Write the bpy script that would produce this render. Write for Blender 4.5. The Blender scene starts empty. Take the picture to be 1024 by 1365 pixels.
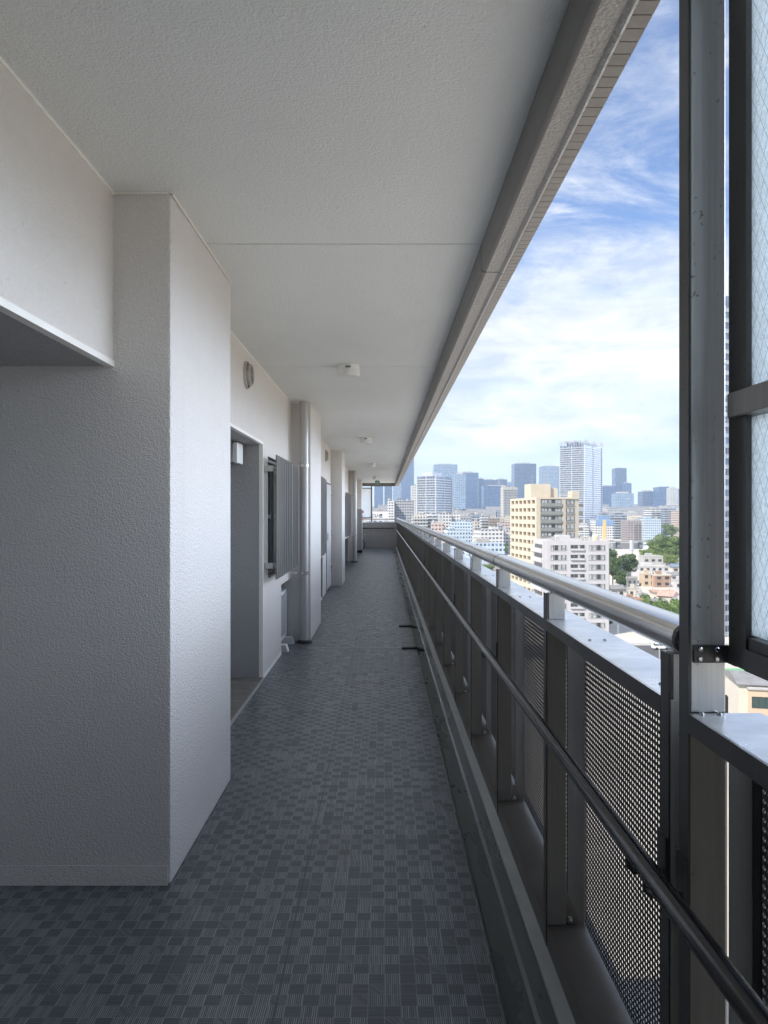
import bpy, bmesh, math, random
from mathutils import Vector, Matrix
R = math.radians
random.seed(7)
scene = bpy.context.scene
COL = scene.collection

# ------------------------------------------------------------------ camera, sky, sun, exposure
HC = 1.45                      # eye height
F = 947.0                      # focal length in photo pixels (photo is 1024 x 1365)
VX, VY = 512.0, 684.0          # vanishing point of the corridor
cam_d = bpy.data.cameras.new('camera')
cam = bpy.data.objects.new('camera', cam_d); COL.objects.link(cam)
cam.location = (0, 0, HC); cam.rotation_euler = (R(90), 0, 0)
cam_d.sensor_fit = 'VERTICAL'; cam_d.sensor_height = 36.0; cam_d.lens = 36.0*F/1365.0
cam_d.shift_y = (VY-682.5)/1365.0
cam_d.clip_start = 0.02; cam_d.clip_end = 20000
scene.camera = cam

SUN_EL = 47.0
SUN_AZ = -128.0                # compass-like: from +Y turning towards +X
w = bpy.data.worlds.new('World'); scene.world = w; w.use_nodes = True
def world_nodes():
    nt = w.node_tree; nt.nodes.clear()
    N = nt.nodes.new; L = nt.links.new
    out = N('ShaderNodeOutputWorld'); bg = N('ShaderNodeBackground')
    L(bg.outputs[0], out.inputs[0]); bg.inputs[1].default_value = 0.1
    sky = N('ShaderNodeTexSky'); sky.sky_type = 'NISHITA'; sky.sun_disc = False
    sky.sun_elevation = R(SUN_EL); sky.sun_rotation = R(SUN_AZ)
    sky.air_density = 1.0; sky.dust_density = 0.6; sky.ozone_density = 2.0
    tc = N('ShaderNodeTexCoord'); sp = N('ShaderNodeSeparateXYZ'); L(tc.outputs['Generated'], sp.inputs[0])
    def m(op, a, b=None, c=None, clamp=False):
        n = N('ShaderNodeMath'); n.operation = op; n.use_clamp = clamp
        for i, v in enumerate((a, b, c)):
            if v is None: continue
            if isinstance(v, (int, float)): n.inputs[i].default_value = v
            else: L(v, n.inputs[i])
        return n.outputs[0]
    def ss(x, a, b):
        n = N('ShaderNodeMapRange'); n.interpolation_type = 'SMOOTHSTEP'
        L(x, n.inputs[0]); n.inputs[1].default_value = a; n.inputs[2].default_value = b
        return n.outputs[0]
    def noise(vec, scale, detail=6, rough=.55, dist=0.0):
        n = N('ShaderNodeTexNoise'); L(vec, n.inputs['Vector']); n.inputs['Scale'].default_value = scale
        n.inputs['Detail'].default_value = detail; n.inputs['Roughness'].default_value = rough
        n.inputs['Distortion'].default_value = dist
        return n.outputs['Fac']
    def comb(x, y, z):
        n = N('ShaderNodeCombineXYZ')
        for i, v in enumerate((x, y, z)):
            if isinstance(v, (int, float)): n.inputs[i].default_value = v
            else: L(v, n.inputs[i])
        return n.outputs[0]
    X, Y, Z = sp.outputs
    d = m('ADD', m('MAXIMUM', Z, 0.0), 0.12)
    px = m('DIVIDE', X, d); py = m('DIVIDE', Y, d)
    # high wispy cirrus, drawn out across the view
    cir = noise(comb(m('MULTIPLY', px, 1.1), m('MULTIPLY', py, 2.0), 3.1), 1.5, 11, .66, 1.3)
    cir2 = noise(comb(m('MULTIPLY', px, 2.6), m('MULTIPLY', py, 3.2), 7.7), 1.9, 11, .68, .9)
    cirm = m('MULTIPLY', ss(cir, .36, .70), m('ADD', .40, m('MULTIPLY', ss(cir2, .32, .68), .55)))
    # the white bank lower down
    edge = m('ADD', Z, m('MULTIPLY', m('SUBTRACT', noise(comb(X, Y, m('MULTIPLY', Z, 2.2)), 7.0, 8, .6, .2), .5), .20))
    top = ss(edge, .350, .290); bot = ss(edge, .045, .15)
    bank = m('MULTIPLY', top, m('ADD', .50, m('MULTIPLY', bot, .50)))
    inner = noise(comb(X, Y, m('MULTIPLY', Z, 5.0)), 4.0, 7, .55, .3)
    bank = m('MULTIPLY', bank, m('ADD', .78, m('MULTIPLY', ss(inner, .34, .62), .32)), clamp=True)
    # bright cloud added out of view on the right to light the corridor
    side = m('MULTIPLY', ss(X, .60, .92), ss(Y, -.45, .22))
    thick = m('MULTIPLY', side, ss(noise(comb(X, Y, m('MULTIPLY', Z, 2.0)), 2.6, 6, .55, .4), .25, .55))
    cov = m('MAXIMUM', m('MAXIMUM', cirm, bank), thick, clamp=True)
    shade = m('ADD', m('MULTIPLY', noise(comb(X, Y, m('MULTIPLY', Z, 6.0)), 2.6, 9, .62, .35), .65), m('MULTIPLY', noise(comb(X, Y, m('MULTIPLY', Z, 1.6)), 11.0, 9, .65, .5), .35))
    cr = N('ShaderNodeValToRGB'); L(shade, cr.inputs[0])
    cr.color_ramp.elements[0].position = .42; cr.color_ramp.elements[0].color = (2.7, 3.0, 3.55, 1)
    cr.color_ramp.elements[1].position = .60; cr.color_ramp.elements[1].color = (4.5, 4.6, 4.7, 1)
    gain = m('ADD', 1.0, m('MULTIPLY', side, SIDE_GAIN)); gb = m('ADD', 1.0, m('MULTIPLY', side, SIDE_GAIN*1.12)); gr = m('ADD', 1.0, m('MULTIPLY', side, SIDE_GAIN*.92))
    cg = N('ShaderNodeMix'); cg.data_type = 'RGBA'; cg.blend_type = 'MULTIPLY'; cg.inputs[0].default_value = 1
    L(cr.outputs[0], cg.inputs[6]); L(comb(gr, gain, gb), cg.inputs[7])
    sg = N('ShaderNodeMix'); sg.data_type = 'RGBA'; sg.blend_type = 'MULTIPLY'; sg.inputs[0].default_value = 1
    L(sky.outputs[0], sg.inputs[6]); low = ss(Z, .0, .26); L(comb(m('ADD', .38, m('MULTIPLY', low, .20)), m('ADD', .49, m('MULTIPLY', low, .15)), m('ADD', .63, m('MULTIPLY', low, .13))), sg.inputs[7]); bg.inputs[1].default_value = 0.1
    mx = N('ShaderNodeMix'); mx.data_type = 'RGBA'
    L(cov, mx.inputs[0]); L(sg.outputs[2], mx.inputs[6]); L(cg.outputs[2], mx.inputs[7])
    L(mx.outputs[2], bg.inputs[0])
SIDE_GAIN = 12.0  # extra brightness of the added right-hand cloud, far above the visible sky
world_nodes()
sd = bpy.data.lights.new('sun', 'SUN'); sd.energy = 3.5; sd.angle = R(0.53); sd.color = (1.0, .93, .82)
sun = bpy.data.objects.new('sun', sd); COL.objects.link(sun)
_a, _e = R(SUN_AZ), R(SUN_EL)
sdir = Vector((math.sin(_a)*math.cos(_e), math.cos(_a)*math.cos(_e), math.sin(_e)))
sun.rotation_euler = sdir.to_track_quat('Z', 'Y').to_euler()
sun.location = (-30, -20, 60)
scene.view_settings.view_transform = 'Standard'; scene.view_settings.look = 'None'
scene.view_settings.exposure = 1.42; scene.view_settings.gamma = 1.0
scene.render.engine = 'CYCLES'
scene.cycles.max_bounces = 10; scene.cycles.diffuse_bounces = 6; scene.cycles.glossy_bounces = 4
scene.cycles.transmission_bounces = 6; scene.cycles.volume_bounces = 0; scene.cycles.transparent_max_bounces = 8

# ------------------------------------------------------------------ helpers
def atX(px, Y): return (px-VX)*Y/F
def atZ(py, Y): return HC+(VY-py)*Y/F

class MB:
    """collects faces; build() links them as one mesh object (coordinates are taken relative to `org`)"""
    def __init__(s): s.v = []; s.f = []; s.mi = []; s.cur = 0
    def quad(s, *p):
        n = len(s.v); s.v += [tuple(q) for q in p]; s.f.append(tuple(range(n, n+len(p)))); s.mi.append(s.cur)
    def box(s, x0, x1, y0, y1, z0, z1):
        if x0 > x1: x0, x1 = x1, x0
        if y0 > y1: y0, y1 = y1, y0
        if z0 > z1: z0, z1 = z1, z0
        n = len(s.v)
        s.v += [(x0,y0,z0),(x1,y0,z0),(x1,y1,z0),(x0,y1,z0),(x0,y0,z1),(x1,y0,z1),(x1,y1,z1),(x0,y1,z1)]
        for q in ((3,2,1,0),(4,5,6,7),(0,1,5,4),(1,2,6,5),(2,3,7,6),(3,0,4,7)):
            s.f.append(tuple(n+i for i in q)); s.mi.append(s.cur)
        return s
    def prism(s, prof, y0, y1, axis='y'):
        """closed profile [(a,b)] extruded; axis y: (x,z); axis x: (y,z); axis z: (x,y)"""
        n = len(s.v); k = len(prof)
        def P(a, b, t): return (a, t, b) if axis == 'y' else ((t, a, b) if axis == 'x' else (a, b, t))
        s.v += [P(a, b, y0) for a, b in prof]+[P(a, b, y1) for a, b in prof]
        for i in range(k):
            j = (i+1) % k; s.f.append((n+i, n+j, n+k+j, n+k+i)); s.mi.append(s.cur)
        s.f.append(tuple(range(n+k-1, n-1, -1))); s.f.append(tuple(range(n+k, n+2*k))); s.mi += [s.cur]*2
        return s
    def tube(s, pts, r, n=12, cap=True, r2=None):
        pts = [Vector(p) for p in pts]; base = len(s.v); m = len(pts)
        for i, p in enumerate(pts):
            t = (pts[min(i+1, m-1)]-pts[max(i-1, 0)]).normalized()
            a = t.cross(Vector((0, 0, 1)) if abs(t.z) < .9 else Vector((1, 0, 0))).normalized(); b = t.cross(a)
            rr = r if r2 is None else r+(r2-r)*i/(m-1)
            for k in range(n):
                th = 2*math.pi*k/n; q = p+(a*math.cos(th)+b*math.sin(th))*rr; s.v.append(tuple(q))
        for i in range(m-1):
            for k in range(n):
                k2 = (k+1) % n
                s.f.append((base+i*n+k, base+i*n+k2, base+(i+1)*n+k2, base+(i+1)*n+k)); s.mi.append(s.cur)
        if cap:
            s.f.append(tuple(base+k for k in range(n-1, -1, -1))); s.f.append(tuple(base+(m-1)*n+k for k in range(n))); s.mi += [s.cur]*2
        return s
    def lathe(s, c, prof, n=28, axis='z'):
        """prof [(r, h)] round the axis through c"""
        base = len(s.v); m = len(prof)
        for r_, h in prof:
            for k in range(n):
                a = 2*math.pi*k/n; u, v_ = r_*math.cos(a), r_*math.sin(a)
                o = (u, v_, h) if axis == 'z' else ((h, u, v_) if axis == 'x' else (u, h, v_))
                s.v.append((c[0]+o[0], c[1]+o[1], c[2]+o[2]))
        for i in range(m-1):
            for k in range(n):
                k2 = (k+1) % n
                s.f.append((base+i*n+k, base+i*n+k2, base+(i+1)*n+k2, base+(i+1)*n+k)); s.mi.append(s.cur)
        return s
    def build(s, name, mat, parent=None, org=(0, 0, 0), smooth=False, loc=None, bevel=0, seg=2, fixn=True):
        me = bpy.data.meshes.new(name)
        me.from_pydata([(x-org[0], y-org[1], z-org[2]) for x, y, z in s.v], [], s.f)
        mats = mat if isinstance(mat, (list, tuple)) else [mat]
        for m_ in mats: me.materials.append(m_)
        if len(mats) > 1:
            for p, i in zip(me.polygons, s.mi): p.material_index = i
        if bevel or fixn:
            bm = bmesh.new(); bm.from_mesh(me)
            bmesh.ops.remove_doubles(bm, verts=bm.verts, dist=1e-6) if bevel else None
            if bevel:
                bmesh.ops.bevel(bm, geom=[e for e in bm.edges if len(e.link_faces) == 2 and e.calc_face_angle(0) > .5], offset=bevel, segments=seg, affect='EDGES', profile=.5)
            bmesh.ops.recalc_face_normals(bm, faces=bm.faces)
            bm.to_mesh(me); bm.free()
        if smooth:
            for p in me.polygons: p.use_smooth = True
            try: me.set_sharp_from_angle(angle=R(35))
            except Exception: pass
        o = bpy.data.objects.new(name, me); COL.objects.link(o)
        if parent is not None: o.parent = parent
        if loc is not None: o.location = loc
        return o

def tag(o, label=None, cat=None, group=None, kind=None):
    if label: o['label'] = label
    if cat: o['category'] = cat
    if group: o['group'] = group
    if kind: o['kind'] = kind
    return o
def empty(name, loc, label, cat, group=None, rz=0):
    o = bpy.data.objects.new(name, None); COL.objects.link(o); o.location = loc; o.rotation_euler = (0, 0, rz)
    o.empty_display_size = .2
    return tag(o, label, cat, group)
KIDS = {}
def copy_tree(o, parent=None):
    c = o.copy(); COL.objects.link(c)
    if parent is not None: c.parent = parent
    for ch in [x for x in COL.objects if x.parent == o]: copy_tree(ch, c)
    return c

# ------------------------------------------------------------------ materials
class NT:
    def __init__(s, name):
        s.m = bpy.data.materials.new(name); s.m.use_nodes = True; s.t = s.m.node_tree; s.t.nodes.clear()
        s.out = s.n('ShaderNodeOutputMaterial'); s.b = s.n('ShaderNodeBsdfPrincipled'); s.l(s.b.outputs[0], s.out.inputs[0])
        s._tc = None
    def n(s, t): return s.t.nodes.new(t)
    def l(s, a, b): s.t.links.new(a, b)
    def put(s, sock, v):
        if isinstance(v, (int, float)): sock.default_value = v
        elif isinstance(v, tuple): sock.default_value = v if len(v) == 4 or sock.type == 'VECTOR' else v+(1,)
        else: s.l(v, sock)
    @property
    def tc(s):
        if not s._tc: s._tc = s.n('ShaderNodeTexCoord')
        return s._tc
    def math(s, op, a, b=None, c=None, clamp=False):
        n = s.n('ShaderNodeMath'); n.operation = op; n.use_clamp = clamp
        for i, v in enumerate((a, b, c)):
            if v is not None: s.put(n.inputs[i], v)
        return n.outputs[0]
    def sep(s, v): n = s.n('ShaderNodeSeparateXYZ'); s.l(v, n.inputs[0]); return n.outputs
    def comb(s, x, y, z):
        n = s.n('ShaderNodeCombineXYZ')
        for i, v in enumerate((x, y, z)): s.put(n.inputs[i], v)
        return n.outputs[0]
    def mapv(s, v, scale=(1, 1, 1), rot=(0, 0, 0)):
        n = s.n('ShaderNodeMapping'); s.l(v, n.inputs[0]); n.inputs['Scale'].default_value = scale; n.inputs['Rotation'].default_value = rot
        return n.outputs[0]
    def noise(s, v, scale, detail=3, rough=.5, dist=0):
        n = s.n('ShaderNodeTexNoise'); s.l(v, n.inputs['Vector']); n.inputs['Scale'].default_value = scale
        n.inputs['Detail'].default_value = detail; n.inputs['Roughness'].default_value = rough; n.inputs['Distortion'].default_value = dist
        return n.outputs['Fac']
    def white(s, v):
        n = s.n('ShaderNodeTexWhiteNoise'); n.noise_dimensions = '3D'; s.l(v, n.inputs['Vector']); return n.outputs['Value']
    def mix(s, f, a, b, mode='MIX'):
        n = s.n('ShaderNodeMix'); n.data_type = 'RGBA'; n.blend_type = mode
        s.put(n.inputs[0], f); s.put(n.inputs[6], a); s.put(n.inputs[7], b); return n.outputs[2]
    def rng(s, v, a, b, c=0, d=1, smooth=False):
        n = s.n('ShaderNodeMapRange'); s.l(v, n.inputs[0])
        if smooth: n.interpolation_type = 'SMOOTHSTEP'
        for i, x in enumerate((a, b, c, d)): n.inputs[i+1].default_value = x
        return n.outputs[0]
    def bump(s, h, strength=.3, dist=.01):
        n = s.n('ShaderNodeBump'); s.l(h, n.inputs['Height']); n.inputs['Strength'].default_value = strength; n.inputs['Distance'].default_value = dist
        s.l(n.outputs[0], s.b.inputs['Normal']); return n
    def set(s, **k):
        for a, v in k.items():
            s.put(s.b.inputs[{'color': 'Base Color', 'rough': 'Roughness', 'metal': 'Metallic', 'spec': 'Specular IOR Level', 'trans': 'Transmission Weight', 'emit': 'Emission Color', 'estr': 'Emission Strength', 'alpha': 'Alpha', 'coat': 'Coat Weight'}[a]], v)
        return s

def stucco(name, col, scale=95, strength=.55, rough=.55, dist=.004, streak=.07):
    t = NT(name); o = t.tc.outputs['Object']
    big = t.noise(o, 1.3, 4, .6); fine = t.noise(o, 22, 3, .6)
    strk = t.noise(t.mapv(o, (9, 9, .5)), 1.0, 5, .6)
    c = t.mix(t.math('MULTIPLY', t.rng(big, .3, .7), .16), col, tuple(x*.82 for x in col))
    c = t.mix(t.math('MULTIPLY', t.rng(strk, .56, .85), streak*1.2), c, (.30, .27, .24))
    patch = t.noise(t.mapv(o, (1, .55, 1)), 2.7, 7, .68); c = t.mix(t.math('MULTIPLY', t.rng(patch, .55, .62), .055), c, tuple(x*.6 for x in col))
    spk = t.noise(o, 60, 2, .5); c = t.mix(t.math('MULTIPLY', t.math('MULTIPLY', t.rng(spk, .70, .74), t.rng(t.noise(o, 2.1, 3), .52, .62)), .5), c, (.20, .18, .16))
    t.set(color=c, rough=t.rng(fine, .2, .8, rough-.1, rough+.12), spec=.5)
    h = t.math('ADD', t.noise(o, scale, 2.5, .55), t.math('MULTIPLY', t.noise(o, scale*.45, 2, .5), .8))
    t.bump(h, strength, dist)
    return t.m
def plain(name, col, rough=.5, metal=0.0, var=.12, nscale=6, bump=0, spec=.5):
    t = NT(name); o = t.tc.outputs['Object']; n = t.noise(o, nscale, 5, .6)
    t.set(color=t.mix(t.rng(n, .3, .7), tuple(x*(1-var) for x in col), tuple(min(1, x*(1+var)) for x in col)), rough=t.rng(n, .3, .7, max(.02, rough-.06), rough+.06), metal=metal, spec=spec)
    if bump: t.bump(t.noise(o, 60, 3), bump, .002)
    return t.m
def metal_streak(name, col, rough=.35, metal=.85, axis=(40, 40, 1.2), spots=.5, dark=.35):
    t = NT(name); o = t.tc.outputs['Object']
    s1 = t.noise(t.mapv(o, axis), 3.0, 4, .6); cl = t.noise(o, 5, 5, .65)
    sp = t.noise(o, 90, 2, .5); msk = t.math('MULTIPLY', t.rng(sp, .66, .72), t.rng(t.noise(o, 7, 3), .45, .6))
    c = t.mix(t.rng(s1, .3, .7), tuple(x*.86 for x in col), tuple(min(1, x*1.08) for x in col))
    c = t.mix(t.math('MULTIPLY', t.rng(cl, .4, .75), .35), c, tuple(x*.7 for x in col))
    c = t.mix(t.math('MULTIPLY', msk, spots), c, (col[0]*dark, col[1]*dark, col[2]*dark))
    t.set(color=c, rough=t.math('ADD', t.rng(cl, .3, .75, rough-.05, rough+.1), t.math('MULTIPLY', msk, .25)), metal=metal)
    return t.m

M = {}
M['wall'] = stucco('wall_stucco', (.745, .70, .645), scale=150, strength=.85, rough=.44, dist=.008)
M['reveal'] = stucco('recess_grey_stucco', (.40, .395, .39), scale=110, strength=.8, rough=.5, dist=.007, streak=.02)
M['pillar_wall'] = stucco('pillar_stucco', (.755, .72, .68), scale=150, strength=.85, rough=.45, dist=.008)  # pale stucco of the pillars and the wall core
M['ceiling'] = stucco('ceiling_paint', (.81, .82, .79), scale=130, strength=.7, rough=.5, dist=.006, streak=.0)
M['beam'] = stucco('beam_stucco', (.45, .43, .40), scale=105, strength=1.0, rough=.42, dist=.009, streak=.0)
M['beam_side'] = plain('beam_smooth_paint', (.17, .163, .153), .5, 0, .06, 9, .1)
M['tile'] = plain('small_fascia_tile', (.24, .22, .195), .35, 0, .2, 14)
M['seal'] = plain('joint_sealant', (.88, .86, .80), .45, 0, .04)
M['groove'] = plain('joint_dark', (.16, .155, .145), .8)
M['bronze'] = metal_streak('bronze_and_shaded_alu', (.27, .258, .24), .38, .35, (40, 40, 1.2), .3, .5)  # bronze metal; also aluminium posts with their shade put into the colour
M['bronze_dark'] = metal_streak('dark_bronze_paint', (.062, .060, .058), .33, .2, (40, 40, 1.2), .3, .6)
M['tray'] = plain('tray_brown_paint', (.085, .077, .068), .42, .1, .15, 5)
M['alu'] = metal_streak('weathered_aluminium', (.60, .59, .56), .36, .55, (45, 45, 1.0), .8, .30)
M['cope'] = metal_streak('coping_aluminium', (.88, .89, .90), .30, .85, (3, 8, 3), .2, .5)
M['rail'] = plain('rail_aluminium', (.74, .72, .69), .23, .90, .03, 2)
M['black_rail'] = plain('black_handrail_resin', (.012, .012, .013), .17, 0, .1, 12)
M['steel'] = metal_streak('bolt_steel', (.55, .55, .55), .25, .95)
M['white_plastic'] = plain('white_plastic', (.78, .78, .76), .4, 0, .04)
M['opal'] = plain('opal_lamp_cover', (.80, .79, .76), .35, 0, .03)
M['black'] = plain('black_rubber', (.012, .012, .013), .55, 0, .2)
M['pipe'] = metal_streak('grey_drain_pipe', (.52, .51, .50), .35, .25, (30, 30, .8), .2, .6)
M['grille'] = plain('grille_aluminium', (.31, .30, .29), .38, .4, .08, 20)
M['vent'] = plain('vent_paint', (.50, .47, .43), .35, .3, .06)
M['frame'] = plain('window_frame_bronze', (.20, .19, .18), .35, .4, .08)
M['door'] = plain('steel_door_paint', (.33, .32, .31), .4, .1, .05)
M['door_light'] = plain('pale_door_paint', (.58, .575, .57), .4, .05, .04)
M['ac'] = plain('air_conditioner_white', (.76, .77, .76), .42, 0, .04)
M['ac_grid'] = plain('air_conditioner_grille', (.52, .53, .53), .5, 0, .2, 160)
M['red'] = plain('red_plastic', (.45, .02, .02), .35)
M['green'] = plain('exit_green', (.02, .25, .11), .35)
M['sign_white'] = plain('sign_white', (.82, .82, .80), .4, 0, .04)
M['board_white'] = plain('sign_board_white', (.50, .51, .52), .5, 0, .04)
M['sign_ink'] = plain('sign_ink', (.04, .06, .14), .5)
M['chrome'] = metal_streak('lamp_chrome', (.7, .7, .72), .18, .9)

def m_floor():
    t = NT('patterned_vinyl_sheet'); o = t.tc.outputs['Object']; x, y, z = t.sep(o)
    S = .0486
    u = t.math('DIVIDE', x, S); v = t.math('DIVIDE', y, S)
    cu, cv = t.math('FLOOR', u), t.math('FLOOR', v); fu, fv = t.math('FRACT', u), t.math('FRACT', v)
    r1 = t.white(t.comb(cu, cv, 1.3)); r2 = t.white(t.comb(cu, cv, 8.1)); r3 = t.white(t.comb(cu, cv, 4.4))
    chk = t.math('MODULO', t.math('ABSOLUTE', t.math('ADD', cu, cv)), 2.0)
    kind = t.math('LESS_THAN', t.math('ADD', r1, t.math('MULTIPLY', chk, .78)), .86)      # 1: dark tile ribbed across
    diag = t.math('GREATER_THAN', r2, .93)
    def rib(c, n, seed):
        k = t.math('MULTIPLY', c, n); idx = t.math('FLOOR', k); f = t.math('FRACT', k)
        on = t.math('GREATER_THAN', f, .58)
        w_ = t.white(t.comb(t.math('ADD', idx, seed), t.math('ADD', cu, t.math('MULTIPLY', cv, 17.0)), seed))
        return t.math('MULTIPLY', on, t.math('ADD', .35, t.math('MULTIPLY', w_, .9)))
    ra = rib(fv, 8.0, 2.0); rb = rib(fu, 8.0, 5.0); rc = rib(t.math('MULTIPLY', t.math('ADD', fu, fv), .5), 11.0, 9.0)
    dark = t.mix(ra, (.060, .068, .074), (.135, .150, .160))
    lite = t.mix(rb, (.066, .074, .080), (.340, .362, .374))
    dg = t.mix(rc, (.046, .053, .058), (.26, .28, .29))
    c = t.mix(kind, lite, dark); c = t.mix(diag, c, dg)
    c = t.mix(t.math('MULTIPLY', r3, .12), c, (.12, .13, .145))
    gl = t.math('MAXIMUM', t.math('LESS_THAN', fu, .045), t.math('LESS_THAN', fv, .035))
    c = t.mix(t.math('MULTIPLY', gl, .65), c, (.265, .285, .296))
    seam = t.math('LESS_THAN', t.math('ABSOLUTE', t.math('SUBTRACT', x, -.318)), .0022); c = t.mix(t.math('MULTIPLY', seam, .75), c, (.03, .032, .034))
    scuff = t.noise(t.mapv(o, (5, .9, 1), (0, 0, .2)), 3.4, 7, .72); c = t.mix(t.math('MULTIPLY', t.rng(scuff, .60, .68), .16), c, (.22, .23, .235))
    dirt = t.noise(o, 2.2, 6, .6); c = t.mix(t.math('MULTIPLY', t.rng(dirt, .45, .70), .30), c, (.105, .112, .112))
    worn = t.noise(o, 9, 4, .6)
    t.set(color=c, rough=t.math('ADD', t.rng(worn, .3, .7, .30, .42), t.math('MULTIPLY', kind, .06)), spec=.6)
    h = t.math('ADD', t.math('MULTIPLY', t.mix(kind, rb, ra), 1.0), t.math('MULTIPLY', gl, .8))
    t.bump(h, .35, .0012)
    return t.m
M['floor'] = m_floor()
def m_gutter():
    t = NT('gutter_urethane'); o = t.tc.outputs['Object']
    n = t.noise(t.mapv(o, (1, .25, 1)), 7, 6, .65); n2 = t.noise(o, 34, 4, .6)
    c = t.mix(t.rng(n, .3, .75), (.105, .117, .118), (.135, .148, .150))
    c = t.mix(t.math('MULTIPLY', t.rng(n2, .58, .75), .15), c, (.05, .053, .053))
    t.set(color=c, rough=t.rng(n, .3, .7, .24, .34)); t.bump(n2, .06, .002); return t.m
M['gutter'] = m_gutter()
def m_curb():  # gutter coating made lighter: sky light on the kerb top painted in
    t = NT('curb_sky_lit_coating'); o = t.tc.outputs['Object']
    n = t.noise(t.mapv(o, (1, .4, 1)), 6, 6, .65); n2 = t.noise(o, 60, 4, .6)
    c = t.mix(t.rng(n, .3, .75), (.27, .29, .295), (.40, .42, .425)); t.set(color=c, rough=.42); t.bump(n2, .15, .003); return t.m
M['curb'] = m_curb()
def m_alcove_tile():
    t = NT('porch_floor_tile'); o = t.tc.outputs['Object']; x, y, z = t.sep(o)
    g = t.math('MAXIMUM', t.math('LESS_THAN', t.math('FRACT', t.math('DIVIDE', x, .3)), .02), t.math('LESS_THAN', t.math('FRACT', t.math('DIVIDE', y, .3)), .02))
    n = t.noise(o, 12, 5); c = t.mix(t.rng(n, .3, .7), (.16, .145, .125), (.23, .21, .185)); c = t.mix(g, c, (.42, .40, .36))
    t.set(color=c, rough=.45); return t.m
M['porch_tile'] = m_alcove_tile()
def m_wired():
    t = NT('wired_figured_glass'); o = t.tc.outputs['Object']; x, y, z = t.sep(o)
    a = t.math('ADD', y, t.math('MULTIPLY', z, .55)); b = t.math('SUBTRACT', y, t.math('MULTIPLY', z, .55))
    wire = t.math('MAXIMUM', t.math('LESS_THAN', t.math('FRACT', t.math('DIVIDE', a, .022)), .045), t.math('LESS_THAN', t.math('FRACT', t.math('DIVIDE', b, .022)), .045))
    bn = t.noise(o, 150, 3, .6, .6)
    col = t.mix(wire, t.mix(t.rng(bn, .35, .65), (.66, .72, .735), (.88, .92, .925)), (.36, .385, .39))
    t.set(color=col, rough=.15); t.b.inputs['Alpha'].default_value = 1
    tr = t.n('ShaderNodeBsdfTranslucent'); t.l(col, tr.inputs[0]); mx = t.n('ShaderNodeMixShader'); mx.inputs[0].default_value = .78
    t.l(t.b.outputs[0], mx.inputs[1]); t.l(tr.outputs[0], mx.inputs[2]); t.l(mx.outputs[0], t.out.inputs[0])
    bp = t.bump(bn, 1.0, .004); t.l(bp.outputs[0], tr.inputs['Normal'])
    return t.m
M['wired'] = m_wired()
def m_frosted():
    t = NT('frosted_screen'); n = t.noise(t.tc.outputs['Object'], 3, 4); c = t.mix(t.rng(n, .3, .7), (.90, .94, .97), (.98, .99, 1.0))
    t.set(color=c, rough=.3); tr = t.n('ShaderNodeBsdfTranslucent'); t.l(c, tr.inputs[0]); mx = t.n('ShaderNodeMixShader'); mx.inputs[0].default_value = .8
    t.l(t.b.outputs[0], mx.inputs[1]); t.l(tr.outputs[0], mx.inputs[2]); t.l(mx.outputs[0], t.out.inputs[0]); return t.m
M['frosted'] = m_frosted()
def m_glass():
    t = NT('window_glass'); t.set(color=(.045, .075, .072), rough=.08, spec=.6); return t.m
M['glass'] = m_glass()

exec_order = None
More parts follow.
